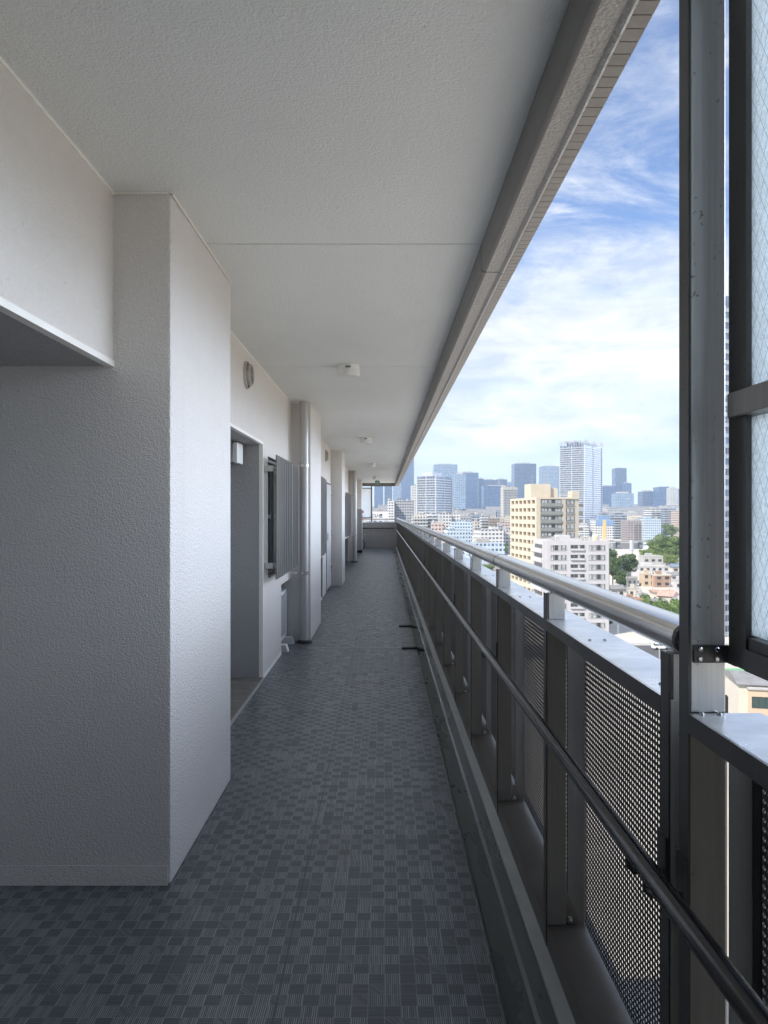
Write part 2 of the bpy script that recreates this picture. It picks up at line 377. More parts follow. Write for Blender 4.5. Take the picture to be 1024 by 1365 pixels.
# ------------------------------------------------------------------ corridor: ground plan constants
XW = -1.055        # recessed wall plane
XP = -0.83         # pillar face
ZC = 2.70          # ceiling
YB = -5.0          # corridor starts behind the camera
YE = 29.2          # end wall
XF = 0.348         # floor edge / gutter
HOLES = [          # openings in the recessed wall (y0, y1, z0, z1, depth)
    (-1.2, 2.785, 0.0, 2.023, 1.1),
    (4.32, 6.17, 0.0, 2.05, .40),
    (6.45, 7.93, .864, 1.967, .14),
    (7.29, 8.075, 0.0, .715, .42),
    (10.35, 11.9, .80, 1.99, .14),
    (11.0, 12.2, 0.0, .70, .42),
    (12.95, 14.02, 0.0, 2.02, .10),
    (17.6, 20.55, .84, 1.98, .14),
    (17.9, 20.9, 0.0, .74, .42),
    (22.6, 25.2, 0.0, 2.03, .40),
]
def corridor_setting():
    f = MB()
    for a, b in ((YB, 7.625), (7.637, YE)): f.box(-2.3, XF, a, b, -.06, 0)
    tag(f.build('floor', M['floor']), kind='structure')
    j = MB().box(-.83, XF, 7.6255, 7.6365, -.05, .003); tag(j.build('expansion_joint', M['alu']), 'thin pale metal strip across the dark patterned floor', 'floor strip')
    g = MB()
    g.prism([(XF+.001, -.25), (XF+.001, -.004), (XF+.006, -.004), (XF+.010, -.014), (.437, -.016), (.449, -.008), (.456, .02), (.466, .079), (.4645, -.25)], YB, YE)
    tag(g.build('gutter', M['gutter']), kind='structure')
    c = MB(); c.prism([(.465, -.25), (.4662, .068), (.470, .075), (.476, .078), (.70, .078), (.70, -.25)], YB, YE)
    tag(c.build('curb', M['curb'], smooth=True), 'low grey concrete kerb running under the balcony railing', 'kerb')
    ce = MB(); js = [YB, 3.30, 6.05, 8.70, 11.7, 14.7, 17.75, 20.8, 23.8, 26.8, YE+.35]
    for a, b in zip(js[:-1], js[1:]):
        ce.quad((-2.5, a+.006, ZC), (.452, a+.006, ZC), (.452, b-.006, ZC), (-2.5, b-.006, ZC))
        for yy in (a+.006, b-.006): ce.quad((-2.5, yy, ZC), (.452, yy, ZC), (.452, yy, ZC+.030), (-2.5, yy, ZC+.030))
    ce.box(-2.5, .452, YB, YE+.35, ZC+.030, ZC+.25)
    tag(ce.build('ceiling', M['ceiling'], fixn=False), kind='structure')
    # eave beam along the open edge
    e = empty('eave_beam', (.452, 0, 2.57), 'brown stucco drip beam along the open ceiling edge with small tiles', 'beam')
    side, und, til = MB(), MB(), MB()
    for a, b in zip(js[:-1], js[1:]):
        a += .007; b -= .007
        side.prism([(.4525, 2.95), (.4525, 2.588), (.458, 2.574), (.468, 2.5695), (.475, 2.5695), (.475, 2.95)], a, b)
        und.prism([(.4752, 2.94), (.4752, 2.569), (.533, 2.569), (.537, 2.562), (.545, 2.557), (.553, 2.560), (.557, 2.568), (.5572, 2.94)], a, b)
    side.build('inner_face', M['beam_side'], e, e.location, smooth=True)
    und.build('soffit_strip', M['beam'], e, e.location, smooth=True)
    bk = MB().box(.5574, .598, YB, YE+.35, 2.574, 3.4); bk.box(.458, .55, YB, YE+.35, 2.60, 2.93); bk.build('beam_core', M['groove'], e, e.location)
    y = YB
    while y < YE+.30:
        til.box(.558, .604, y, y+.0415, 2.569, 2.70); y += .0455
    til.build('tile_course', M['tile'], e, e.location)
    endb = MB().box(-1.3, .452, YE+.352, YE+.5, 2.57, 2.95); endb.build('end_beam', M['beam_side'], e, e.location)
corridor_setting()
tag(MB().box(-2.29, .72, -1.6, -1.25, -.2, 2.699).build('light_block_wall', M['wall']), 'plain stucco wall added out of view behind the camera to block light', 'wall')  # unseen wall, added to cut the light coming from behind

def wall_run():
    r = empty('corridor_wall', (XW, 0, 0), 'pale beige stucco wall with door recesses and window openings beside the walkway', 'wall')
    ys = sorted({YB, YE}|{h[0] for h in HOLES}|{h[1] for h in HOLES})
    zs = sorted({0.0, ZC}|{h[2] for h in HOLES}|{h[3] for h in HOLES})
    wl = MB(); rv = MB()
    def hole(y, z):
        return any(h[0] < y < h[1] and h[2] < z < h[3] for h in HOLES)
    for a, b in zip(ys[:-1], ys[1:]):
        for c, d in zip(zs[:-1], zs[1:]):
            if not hole((a+b)/2, (c+d)/2):
                wl.quad((XW, a, c), (XW, b, c), (XW, b, d), (XW, a, d))
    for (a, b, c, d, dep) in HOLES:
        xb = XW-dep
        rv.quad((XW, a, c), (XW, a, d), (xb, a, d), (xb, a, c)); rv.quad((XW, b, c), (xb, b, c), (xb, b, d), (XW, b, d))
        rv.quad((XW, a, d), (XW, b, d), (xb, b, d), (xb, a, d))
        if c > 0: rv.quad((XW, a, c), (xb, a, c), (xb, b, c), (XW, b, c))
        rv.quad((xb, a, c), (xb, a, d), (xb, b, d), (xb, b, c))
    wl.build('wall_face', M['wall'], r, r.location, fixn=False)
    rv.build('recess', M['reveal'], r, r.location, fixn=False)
    core = MB().box(-2.6, -2.3, YB, YE+.3, -.05, ZC); core.build('wall_core', M['pillar_wall'], r, r.location)
    # sealant bead under the ceiling, edge trims round the first porch
    s = MB()
    for a, b in ((YB, 2.768), (3.853, 8.06), (9.36, 14.09), (15.1, 21.1), (21.8, 26.4), (27.3, YE)): s.box(XW, XW+.006, a, b, ZC-.010, ZC-.0005)
    s.build('ceiling_sealant', M['seal'], r, r.location)
    tr = MB()
    for (a, b, c, d, dep) in HOLES:
        if c == 0 and d > 1.5 and dep > .2:
            tr.box(XW-.03, XW+.004, b-.003, b+.022, .024, d+.02); tr.box(XW-.03, XW+.004, a, b-.0035, d-.003, d+.02)
    
    tr.build('edge_trim', M['seal'], r, r.location)
    sk = MB()
    for a, b in ((3.856, 4.315), (6.195, 7.285), (9.363, 10.98), (15.103, 17.88), (21.803, 22.58), (25.25, 26.39), (27.303, YE-.005)): sk.box(XW, XW+.004, a, b, .0, .035)
    sk.build('skirting', M['seal'], r, r.location)
    # porches: raised tiled floor and a steel door each
    for (a, b, c, d, dep) in ((HOLES[0]), (HOLES[1]), (HOLES[9])):
        if a > 0: MB().box(XW-dep+.001, XW+.004, a+.002, b-.002, .0005, .022).build('porch_floor', M['porch_tile'], r, r.location)
        if a > 0: MB().box(XW+.0042, XW+.012, a+.002, b-.002, .0005, .024).build('porch_step_edge', M['alu'], r, r.location)
        xb = XW-dep; w0 = a+.35 if a > 0 else .6
        dm = MB().box(xb+.001, xb+.03, w0, w0+.9, .03, 1.98); dd = dm.build('door', M['door'], r, r.location)
        MB().box(xb+.031, xb+.07, w0+.78, w0+.81, .9, 1.2).build('handle', M['steel'], dd, r.location)
    # service door of pale steel
    a, b, c, d, dep = HOLES[6]; xb = XW-dep
    dd = MB().box(XW-.04, XW+.012, a+.03, b-.03, .04, 1.99).build('service_door', M['door_light'], r, r.location)
    hg = MB()
    for z in (.3, 1.0, 1.7): hg.tube([(XW+.02, b-.05, z), (XW+.02, b-.05, z+.12)], .012, 8)
    hg.build('hinge', M['steel'], dd, r.location)
    MB().box(XW+.0125, XW+.03, a+.1, a+.16, .95, 1.08).build('handle', M['steel'], dd, r.location)
    return r
wall_run()

def pillars():
    segs = [(2.768, 3.853, -2.29, 'pillar'), (8.06, 9.36, XW-.46, 'p'), (14.09, 15.1, XW-.05, 'p'), (21.1, 21.8, XW-.05, 'p'), (26.4, 27.3, XW-.05, 'p')]
    labs = ['wide white stucco pillar nearest the camera, reaching from floor to ceiling',
            'stucco pillar right behind the nearest round drain pipe',
            'stucco pillar without a pipe in the middle of the corridor, past the pale service door',
            'stucco pillar behind the far drain pipe next to the farthest window grille',
            'narrow stucco pillar at the far end of the corridor behind the red fire alarm lamp']
    for (a, b, x0, _), lb in zip(segs, labs):
        r = empty('pillar', (XP, a, 0), lb, 'pillar', 'stucco pillars along the corridor wall')
        m = MB().box(x0, XP, a, b, .0005, ZC-.0005); m.build('shaft', M['pillar_wall'], r, r.location, bevel=.014, seg=2, smooth=True)
        if a < 3: MB().box(x0, XP-.012, a-.005, a-.0005, .001, .078).build('skirting', M['pillar_wall'], r, r.location)
        s = MB(); s.box(XP, XP+.006, a+.012, b-.01, ZC-.008, ZC-.0008); s.box(max(x0, XW), XP-.012, a-.006, a, ZC-.008, ZC-.0008)
        s.build('ceiling_sealant', M['seal'], r, r.location)
pillars()

# ------------------------------------------------------------------ corridor fittings
def ceiling_lamps():
    r = empty('ceiling_lamp', (-.30, 6.02, ZC), '', 'ceiling lamp', 'round ceiling lamps')
    MB().lathe((0, 0, 0), [(0, -.0005), (.088, -.0005), (.091, -.004), (.091, -.040), (.088, -.043), (0, -.043)], 40).build('base', M['white_plastic'], r, smooth=True)
    MB().lathe((0, 0, 0), [(0, -.0435), (.093, -.0435), (.096, -.048), (.096, -.088), (.090, -.096), (.05, -.099), (0, -.100)], 40).build('cover', M['opal'], r, smooth=True)
    MB().box(-.022, .022, -.096, -.0905, -.034, -.018).build('sensor', M['frame'], r)
    labs = ['round white ceiling lamp nearest the camera', 'second round white ceiling lamp along the corridor', 'third round white ceiling lamp, just beyond the second one', 'farthest round white ceiling lamp, right above the green exit sign']
    for i, y in enumerate((6.02, 11.75, 17.8, 24.4)):
        o = r if i == 0 else copy_tree(r); o.location = (-.30, y, ZC); o['label'] = labs[i]
ceiling_lamps()

def vents():
    r = empty('wall_vent', (XW, 5.43, 2.505), '', 'vent', 'round vent hoods high on the wall')
    MB().lathe((0, 0, 0), [(.106, 0.0005), (.106, .018), (.104, .020), (.097, .020), (.096, .006)], 36, 'x').build('flange', M['vent'], r, smooth=True)
    MB().lathe((0, 0, 0), [(.0955, .005), (.0825, .005)], 36, 'x').build('shadow_gap', M['black'], r)
    MB().lathe((0, 0, 0), [(.082, .004), (.082, .046), (.080, .048), (.072, .048), (.070, .044), (.068, .006)], 36, 'x').build('hood', M['vent'], r, smooth=True)
    MB().lathe((0, 0, 0), [(.0, .007), (.0678, .007)], 36, 'x').build('throat', M['black'], r)
    lv = MB()
    for k in range(-3, 4):
        hh = math.sqrt(max(.0, .064**2-(k*.02)**2)); lv.box(.014, .030, -hh, hh, k*.02-.002, k*.02+.002)
    lv.build('louvre', M['frame'], r)
    for i, (y, z, lb) in enumerate(((5.43, 2.505, 'round metal vent hood above the nearest door recess'), (12.8, 2.48, 'round metal vent hood above the pale service door'))):
        o = r if i == 0 else copy_tree(r); o.location = (XW, y, z); o['label'] = lb
vents()

def porch_lamp():
    y0, y1, xa, xb, z0, z1 = 5.84, 6.07, XW-.399, -1.205, 1.865, 2.035
    r = empty('porch_lamp', (xa, y0, z0), 'chrome wall lamp with white front inside the nearest door recess', 'wall lamp')
    MB().box(xa, xb-.03, y0+.01, y1-.01, z0+.004, z1-.004).build('housing', M['chrome'], r, r.location, bevel=.006)
    MB().box(xb-.0295, xb, y0, y1, z0, z1).build('cover', M['opal'], r, r.location, bevel=.006)
    MB().box(xa, xb-.02, y0+.005, y1-.005, z0-.006, z0-.0005).build('rim', M['frame'], r, r.location)
porch_lamp()

def window_set(y0, y1, z0, z1, idx):
    where = ['nearest', 'middle', 'farthest'][idx]
    r = empty('window', (XW-.139, y0, z0), '%s corridor window, dark glass mostly hidden behind a bar grille' % where, 'window', 'corridor windows')
    x0 = XW-.139; f = MB(); t = .035
    for a, b, c, d in ((y0, y1, z0+.001, z0+t), (y0, y1, z1-t, z1-.001), (y0+.001, y0+t, z0+t, z1-t), (y1-t, y1-.001, z0+t, z1-t)): f.box(x0, x0+.10, a+.001, b-.001, c, d)
    fr = f.build('frame', M['frame'], r, r.location)
    n = 2; L = (y1-y0-2*t)/n
    for k in range(n):
        a = y0+t+k*L; s = MB(); xx = x0+.03+.025*k
        for p, q, c, d in ((a, a+L, z0+t+.001, z0+t+.04), (a, a+L, z1-t-.04, z1-t-.001), (a, a+.035, z0+t+.04, z1-t-.04), (a+L-.035, a+L, z0+t+.04, z1-t-.04), (a+.035, a+L-.035, (z0+z1)/2-.02, (z0+z1)/2+.02)): s.box(xx, xx+.022, p, q, c, d)
        so = s.build('sash', M['grille'], r, r.location)
        MB().box(xx+.006, xx+.012, a+.03, a+L-.03, z0+t+.03, z1-t-.03).build('pane', M['glass'], so, r.location)
    MB().box(x0+.10, XW+.02, y0+.002, y1-.002, z0+.001, z0+.018).build('sill', M['frame'], r, r.location)
def grille(y0, y1, z0, z1, idx, xg=-.94):
    where = ['nearest the camera, beside the round drain pipe', 'in the middle, before the pale service door', 'farthest away, next to the far drain pipe'][idx]
    r = empty('window_grille', (xg, y0, z0), 'grey vertical bar window grille '+where, 'window grille', 'bar grilles over the corridor windows')
    mid = y0+(y1-y0)*.66; n1 = 9
    for (a, b, n, xo, nm) in ((y0, mid, n1, 0, 'bar_panel'), (mid+.006, y1, 5, .012, 'bar_panel')):
        m = MB(); pitch = (b-a)/n
        for k in range(n):
            m.cur = 0; m.box(xg-.010-xo, xg-xo, a+k*pitch, a+k*pitch+pitch*.70, z0, z1); m.cur = 1; m.box(xg+.0005-xo, xg+.009-xo, a+k*pitch+.001, a+k*pitch+.012, z0, z1); m.cur = 0  # pale ribs added: light along the slat edges put in as colour
        m.box(xg-.024-xo, xg-.0105-xo, a, b, z0+.10, z0+.13); m.box(xg-.024-xo, xg-.0105-xo, a, b, z1-.13, z1-.10)
        m.build(nm, [M['grille'], M['pipe']], r, r.location)
    for yy in (y0+.06, y1-.10):
        for zz in (z0+.09, z1-.14): MB().box(XW-.02, xg-.045, yy, yy+.03, zz, zz+.05).build('bracket', M['white_plastic'], r, r.location)
window_set(6.45, 7.93, .864, 1.967, 0); grille(6.23, 7.93, .868, 1.962, 0)
window_set(10.35, 11.9, .80, 1.99, 1); grille(10.3, 11.75, .80, 2.0, 1)
window_set(17.6, 20.55, .84, 1.98, 2); grille(17.5, 20.6, .85, 1.97, 2)

def drain_pipe(x, y, lb, rad=.048):
    r = empty('drain_pipe', (x, y, 0), lb, 'drain pipe', 'round drain pipes')
    MB().tube([(0, 0, .03), (0, 0, ZC-.0008)], rad, 28, False).build('pipe', M['pipe'], r, smooth=True)
    for z in (.78, 1.98):
        c = MB().lathe((0, 0, z), [(rad+.0005, -.018), (rad+.005, -.016), (rad+.005, .016), (rad+.0005, .018)], 28)
        c.box(-rad-.10, -rad-.002, -.008, .008, -.012+z, .012+z); c.tube([(-rad-.005, -rad*.3, z), (-rad-.005, .06, z)], .006, 8)
        c.build('clamp', M['steel'], r, smooth=True)
    MB().lathe((0, 0, 0), [(rad+.04, .001), (rad+.04, .018), (rad+.012, .026), (rad+.0008, .033)], 20).build('drain_foot', M['black'], r)
drain_pipe(-.893, 7.95, 'round grey drain pipe nearest the camera, running floor to ceiling')
drain_pipe(-.868, 20.95, 'round grey drain pipe far down the corridor beyond the second pair of pillars', .06)

def ac_unit(y0, y1, xf, lb, grp):
    r = empty('air_conditioner', (xf, y0, 0), lb, 'air conditioner', grp)
    b = MB().box(xf-.30, xf, y0, y1, .075, .60); b.build('casing', M['ac'], r, r.location, bevel=.008)
    g = MB()
    for k in range(26): z = .13+k*.017; g.box(xf+.001, xf+.008, y0+.05, y1-.18, z, z+.006)
    for k in range(9): yy = y0+.05+k*(y1-.23-y0-.05)/8; g.box(xf+.0085, xf+.012, yy, yy+.006, .12, .575)
    g.build('fan_grille', M['ac_grid'], r, r.location)
    MB().box(xf+.001, xf+.004, y1-.16, y1-.03, .46, .55).build('label_plate', M['sign_white'], r, r.location)
    for yy in (y0+.06, y1-.18):
        MB().prism([(xf-.30, .001), (xf+.10, .001), (xf+.075, .074), (xf-.30, .074)], yy, yy+.11).build('foot', M['white_plastic'], r, r.location)
ac_unit(7.33, 8.03, -1.098, 'white air conditioner unit in the niche under the nearest corridor window', 'air conditioners in wall niches')
ac_unit(11.15, 11.95, -1.13, 'white air conditioner unit in the niche under the middle corridor window', 'air conditioners in wall niches')

def exit_sign():
    y = 24.9; r = empty('exit_sign', (-.24, y, ZC), 'green emergency exit sign with a white running figure hanging from the ceiling', 'exit sign')
    MB().box(-.31, -.15, y-.02, y+.02, 2.4550, 2.5950).build('case', M['sign_white'], r, r.location)
    MB().box(-.306, -.154, y-.0235, y-.0205, 2.4590, 2.5910).build('face', M['green'], r, r.location)
    MB().box(-.25, -.21, y-.015, y+.015, 2.5950, ZC-.0005).build('hanger', M['white_plastic'], r, r.location)
    p = MB(); yy0, yy1 = y-.027, y-.0238
    def strip(x0, z0, x1, z1, t):
        d = Vector((x1-x0, z1-z0)).normalized()*t/2; n = Vector((-d.y, d.x))
        p.prism([(x0+n.x, z0+n.y), (x1+n.x, z1+n.y), (x1-n.x, z1-n.y), (x0-n.x, z0-n.y)], yy0, yy1)
    # doorway and running figure
    p.box(-.205, -.200, yy0, yy1, 2.4670, 2.5830); p.box(-.20, -.162, yy0, yy1, 2.5770, 2.5830); p.box(-.166, -.161, yy0, yy1, 2.4670, 2.5770)
    p.lathe((-.213, yy0, 2.5670), [(.0, 0), (.011, 0), (.011, .003)], 12, 'y')
    strip(-.222, 2.5530, -.236, 2.5130, .018); strip(-.236, 2.5130, -.212, 2.4900, .010); strip(-.212, 2.4900, -.218, 2.4670, .010)
    strip(-.238, 2.5150, -.256, 2.4950, .010); strip(-.256, 2.4950, -.282, 2.4970, .010); strip(-.222, 2.5510, -.197, 2.5310, .008); strip(-.228, 2.5510, -.255, 2.5390, .008); strip(-.255, 2.5390, -.262, 2.5190, .008)
    p.build('pictogram', M['sign_white'], r, r.location)
exit_sign()

def fire_box():
    r = empty('fire_alarm_box', (-.82, 26.0, 0), 'grey fire equipment cabinet with a red alarm lamp at the corridor end', 'fire cabinet')
    MB().box(-1.02, -.815, 25.9, 26.39, .10, 1.60).build('cabinet', M['door'], r, r.location, bevel=.006)
    MB().box(-.8145, -.800, 25.93, 26.36, .14, 1.56).build('cabinet_door', M['door_light'], r, r.location)
    MB().lathe((-.7995, 26.14, 1.50), [(.0, .05), (.03, .048), (.05, .03), (.055, 0)], 20, 'x').build('alarm_lamp', M['red'], r, r.location, smooth=True)
    MB().box(-.7995, -.790, 26.05, 26.23, 1.20, 1.38).build('call_plate', M['red'], r, r.location)
    MB().box(-1.03, -.80, 25.9, 26.39, .001, .0995).build('plinth', M['black'], r, r.location)
fire_box()

def bicycle(loc, rz, steer, lb, R_=.20):
    r = empty('bicycle', loc, lb, 'bicycle', 'bicycles parked along the corridor', rz)
    wb = .62
    def wheel(x, st):
        w_ = MB(); n = 28; ca, sa = math.cos(st), math.sin(st)
        pts = [(x+R_*.93*math.cos(2*math.pi*k/n)*ca, R_*.93*math.cos(2*math.pi*k/n)*sa, R_+R_*.93*math.sin(2*math.pi*k/n)) for k in range(n+1)]
        w_.tube(pts, R_*.085, 8, False); tyre = w_.build('tyre', M['black'], r, smooth=True)
        sp = MB()
        for k in range(0, n, 3): sp.tube([(x, 0, R_), pts[k]], .002, 5, False)
        sp.build('spokes', M['steel'], tyre)
    wheel(0, 0); wheel(wb, steer)
    f = MB(); bb = (wb*.40, 0, R_*.95); hd = (wb*.86, 0, R_*2.4); st = (wb*.30, 0, R_*2.6)
    for a, b in ((bb, hd), (bb, st), (st, hd), ((0, .0, R_), bb), ((0, 0, R_), st), (hd, (wb, .0, R_))): f.tube([a, b], .011, 8)
    f.build('frame', M['red'] if lb.startswith('small red') else M['bronze_dark'], r, smooth=True)
    h = MB().tube([(wb*.84, 0, R_*2.4), (wb*.82, 0, R_*3.0)], .010, 8); h.tube([(wb*.76, -.20, R_*3.0), (wb*.82, 0, R_*3.0), (wb*.76, .20, R_*3.0)], .010, 8); h.build('handlebar', M['steel'], r, smooth=True)
    s = MB().prism([(-.10, -.055), (-.06, -.065), (.10, -.014), (.10, .014), (-.06, .065), (-.10, .055)], 0, .035, 'z')
    so = s.build('saddle', M['black'], r, loc=(wb*.29, 0, R_*2.9), bevel=.008); MB().tube([(wb*.30, 0, R_*2.55), (wb*.29, 0, R_*2.92)], .012, 8).build('seat_post', M['steel'], r)
bicycle((-1.20, 19.35, .001), R(-90), R(60), 'small dark bicycle in the niche, only its black front wheel showing', .13)
bicycle((-.93, 28.95, .001), R(-90), R(62), 'dark bicycle behind the end pillar with its black wheel sticking out', .20)

def drain_covers():
    for y, lb in ((7.60, 'black rubber strip on the floor edge beside the thin metal joint'), (9.08, 'black rubber strip on the floor edge just beyond the thin metal joint')):
        m = MB(); m.prism([(.19, .0005), (.19, .016), (.345, .018), (.385, .006), (.43, -.006), (.43, -.015), (.36, -.013), (.349, .0005)], y-.035, y+.035)
        tag(m.build('rubber_strip', M['black'], bevel=.003), lb, 'rubber strip', 'rubber strips by the gutter')
        
drain_covers()

def end_wall():
    r = empty('parapet_wall', (-.2, YE, 0), 'brownish grey parapet wall closing the far end of the corridor', 'parapet')
    MB().box(-2.2, .70, YE, YE+.15, -.2, 1.06).build('wall_panel', M['door'], r, r.location)
    MB().box(-2.2, .72, YE-.02, YE+.17, 1.0605, 1.09).build('coping', M['cope'], r, r.location)
    MB().tube([(-1.0, YE-.06, .83), (.40, YE-.06, .83)], .018, 10).build('handrail', M['black_rail'], r, r.location)
    b = MB()
    for x in (-.45, .28): b.box(x, x+.03, YE-.06, YE-.0005, .78, .815)
    b.build('handrail_bracket', M['alu'], r, r.location)
    MB().tube([(-1.0, YE+.07, 1.2), (.60, YE+.07, 1.2)], .022, 10).build('top_rail', M['rail'], r, r.location)
    p = MB()
    for x in (-.4, .1, .55): p.box(x, x+.03, YE+.055, YE+.085, 1.0905, 1.185)
    p.build('rail_post', M['alu'], r, r.location)
    s = empty('wind_screen', (-.7, YE, 1.1), 'tall frosted glass wind screen with dark frame at the corridor end', 'wind screen')
    f = MB().box(-.535, -.485, YE+.02, YE+.06, 1.092, 2.56); f.box(-1.0, -.5355, YE+.02, YE+.06, 2.46, 2.50); f.box(-1.0, -.5355, YE+.02, YE+.06, 1.235, 1.28); f.build('frame', M['frame'], s, s.location)
    MB().box(-1.0, -.536, YE+.035, YE+.043, 1.281, 2.459).build('glass', M['frosted'], s, s.location)
end_wall()

# ------------------------------------------------------------------ balcony railing
XA, XB = .515, .575          # post depth in x
POST0 = 1.277; PITCH = .965; NP = 29
def perf_panel_mesh(length, z0, z1, xc, name):
    """perforated sheet: staggered round holes, 1.5 mm thick"""
    px, pz, rad, th = .0155, .0155, .0047, .0014
    ny = int(length/px); nz = int((z1-z0)/pz); px = length/ny; pz = (z1-z0)/nz
    V, Fc = [], []
    K = 8
    ring = [(math.cos(2*math.pi*k/K+math.pi/8)*rad, math.sin(2*math.pi*k/K+math.pi/8)*rad) for k in range(K)]
    bnd = [(.5, .25), (.25, .5), (-.25, .5), (-.5, .25), (-.5, -.25), (-.25, -.5), (.25, -.5), (.5, -.25)]
    bnd = [(.5, .5), (.0, .5), (-.5, .5), (-.5, .0), (-.5, -.5), (.0, -.5), (.5, -.5), (.5, .0)]
    ring = [(math.cos(math.pi/4+k*math.pi/4)*rad, math.sin(math.pi/4+k*math.pi/4)*rad) for k in range(K)]
    for i in range(ny):
        off = 0
        for j in range(nz):
            cy = (i+.5)*px; cz = z0+(j+.5+off)*pz; n = len(V)
            for s in (0, th):
                V += [(xc+s, cy+a*px, cz+b*pz) for a, b in bnd]+[(xc+s, cy+a, cz+b) for a, b in ring]
            for k in range(K):
                q = (k+1) % K
                Fc.append((n+k, n+q, n+8+q, n+8+k)); Fc.append((n+16+k, n+24+k, n+24+q, n+16+q)); Fc.append((n+8+k, n+8+q, n+24+q, n+24+k))
        if False:
            for (a, b) in ((z0, z0+.5*pz), (z1-.5*pz, z1)):
                n = len(V); V += [(xc, i*px, a), (xc, (i+1)*px, a), (xc, (i+1)*px, b), (xc, i*px, b)]; Fc.append((n, n+1, n+2, n+3))
    me = bpy.data.meshes.new(name); me.from_pydata(V, [], Fc); me.materials.append(M['bronze_dark']); return me

def railing():
    r = empty('balcony_railing', (.545, POST0, .078), 'long bronze and aluminium balcony railing with perforated panels and a round top rail', 'railing')
    O = r.location.copy()
    def B(m, name, mat, **k): return m.build(name, mat, r, O, **k)
    # prototypes at post 0, then copied
    lower = MB().box(XA, XB, 0, .037, .15, 1.079); foot = MB().box(XA-.003, XA+.012, .002, .035, .0785, .1495)
    def post_parts(y, near):
        a = MB(); a.box(XA, XB, y, y+.037, .1505, 1.114 if near else 1.0785)
        po = B(a, 'post', M['alu'] if near else M['bronze'], bevel=.0015, seg=1)  # lower posts darker than the near one: shade below coping painted in
        MB().box(XA+.006, XB-.004, y+.001, y+.036, 1.1145, 1.196).build('post_head', M['alu'], po, O)
        MB().box(XA-.0035, XA-.0005, y, y+.037, .085, 1.196).build('cover_strip', M['bronze_dark'], po, O)
        MB().lathe((XB+.016, y+.016, .1505), [(.0, .016), (.007, .015), (.009, .006), (.009, 0)], 8).build('anchor_bolt', M['steel'], po, O)
        return po
    protos = [post_parts(POST0, True), post_parts(POST0+PITCH, False)]
    for k in range(2, NP):
        c = copy_tree(protos[1], r); c.location = (0, PITCH*(k-1), 0)
    # panels
    me = perf_panel_mesh(.745, .165, 1.075, 0, 'perforated_panel'); first = None
    for k in range(-2, NP):
        y = POST0+PITCH*k
        if k == -2: a = -.60
        elif k == -1: a = .437
        else: a = y+.20
        o = bpy.data.objects.new('perforated_panel', me); COL.objects.link(o); o.parent = r; o.location = (.628-O.x, a-O.y, -O.z)
        s = MB()
        if k == -1: s.box(.6255, .632, 1.208, 1.290, .153, 1.075)
        elif k == -2: s.box(.6255, .632, .173, .434, .153, 1.075)
        else: s.box(.6255, .632, y+(.030 if k == 0 else -.018), y+.176, .153, 1.075)
        B(s, 'stiffener', M['bronze'])
        e = a+.74 if k < 0 else y+.1765
        if k < 0: e = 1.1815 if k == -1 else .1455
        B(MB().box(.627, .634, e, e+(.0262 if k < 0 else .0232), .152, 1.076), 'panel_edge', M['black'])
    # tray, coping, rails
    for a, b in ((-1.24, 1.1945), (1.3145, YE-.01)):
        t = MB(); t.prism([(XA, .079), (.645, .079), (.645, .1505), (XA, .149)], a, b)
        B(t, 'bottom_tray', M['tray'])
        c = MB(); c.prism([(XA-.004, 1.080), (XA-.004, 1.113), (XA, 1.1138), (.634, 1.1138), (.637, 1.110), (.637, 1.080)], a, b)
        B(c, 'coping', [M['cope'], M['bronze_dark']])
        co = COL.objects[-1]
        for p in co.data.polygons:
            if p.normal.z < .5: p.material_index = 1
    bl = MB(); y = POST0+.12
    while y < 14:
        for dx in (.545, .585): bl.lathe((dx, y, 1.114), [(.0, .0035), (.004, .003), (.0055, 0)], 8)
        y += PITCH/2
    B(bl, 'coping_rivets', M['steel'])
    prof = [(.583, 1.2465), (.572, 1.2535), (.556, 1.2575), (.540, 1.2580), (.528, 1.2555), (.5185, 1.2505),
            (.5115, 1.2430), (.5080, 1.2330), (.5085, 1.2220), (.5130, 1.2110), (.5210, 1.2025), (.5320, 1.1975), (.5470, 1.1960), (.5640, 1.1975), (.5760, 1.2040), (.5840, 1.2150), (.5870, 1.2280), (.5860, 1.2390)]
    for a, b in ((1.254, 3.298), (3.303, 9.1), (9.105, 15.0), (15.005, YE+.04)):
        B(MB().prism(prof, a, b), 'top_rail', M['rail'], smooth=True)
    pr2 = [(.547+(x-.547)*1.02, 1.226+(z-1.226)*1.02) for x, z in prof]
    cap = B(MB().prism(pr2, 1.236, 1.2535), 'rail_end_cap', M['bronze_dark'], bevel=.004)
    MB().lathe((.524, 1.2355, 1.226), [(0, -.002), (.005, -.002), (.006, 0)], 10, 'y').build('screw', M['steel'], cap, O)
    B(MB().prism(pr2, 3.296, 3.305), 'rail_joint', M['black'])
    hr = MB(); hr.tube([(.447, -1.22, .845), (.447, YE-.15, .845)], .0175, 18)
    B(hr, 'handrail', M['black_rail'], smooth=True)
    def bracket(y):
        m = MB().tube([(.447, y+.015, .832), (.447, y+.015, .806), (.455, y+.015, .798), (XA-.009, y+.015, .798)], .006, 10)
        m.box(XA-.009, XA-.0036, y-.002, y+.034, .775, .865); return m
    b0 = B(bracket(POST0+.003), 'handrail_bracket', M['bronze_dark'])
    for k in range(2, NP, 2):
        c = b0.copy(); COL.objects.link(c); c.parent = r; c.location = (0, PITCH*k, 0)
    B(bracket(1.198), 'handrail_bracket', M['bronze_dark'])
    B(bracket(1.40-.02), 'handrail_bracket', M['bronze_dark']) if False else None
railing()

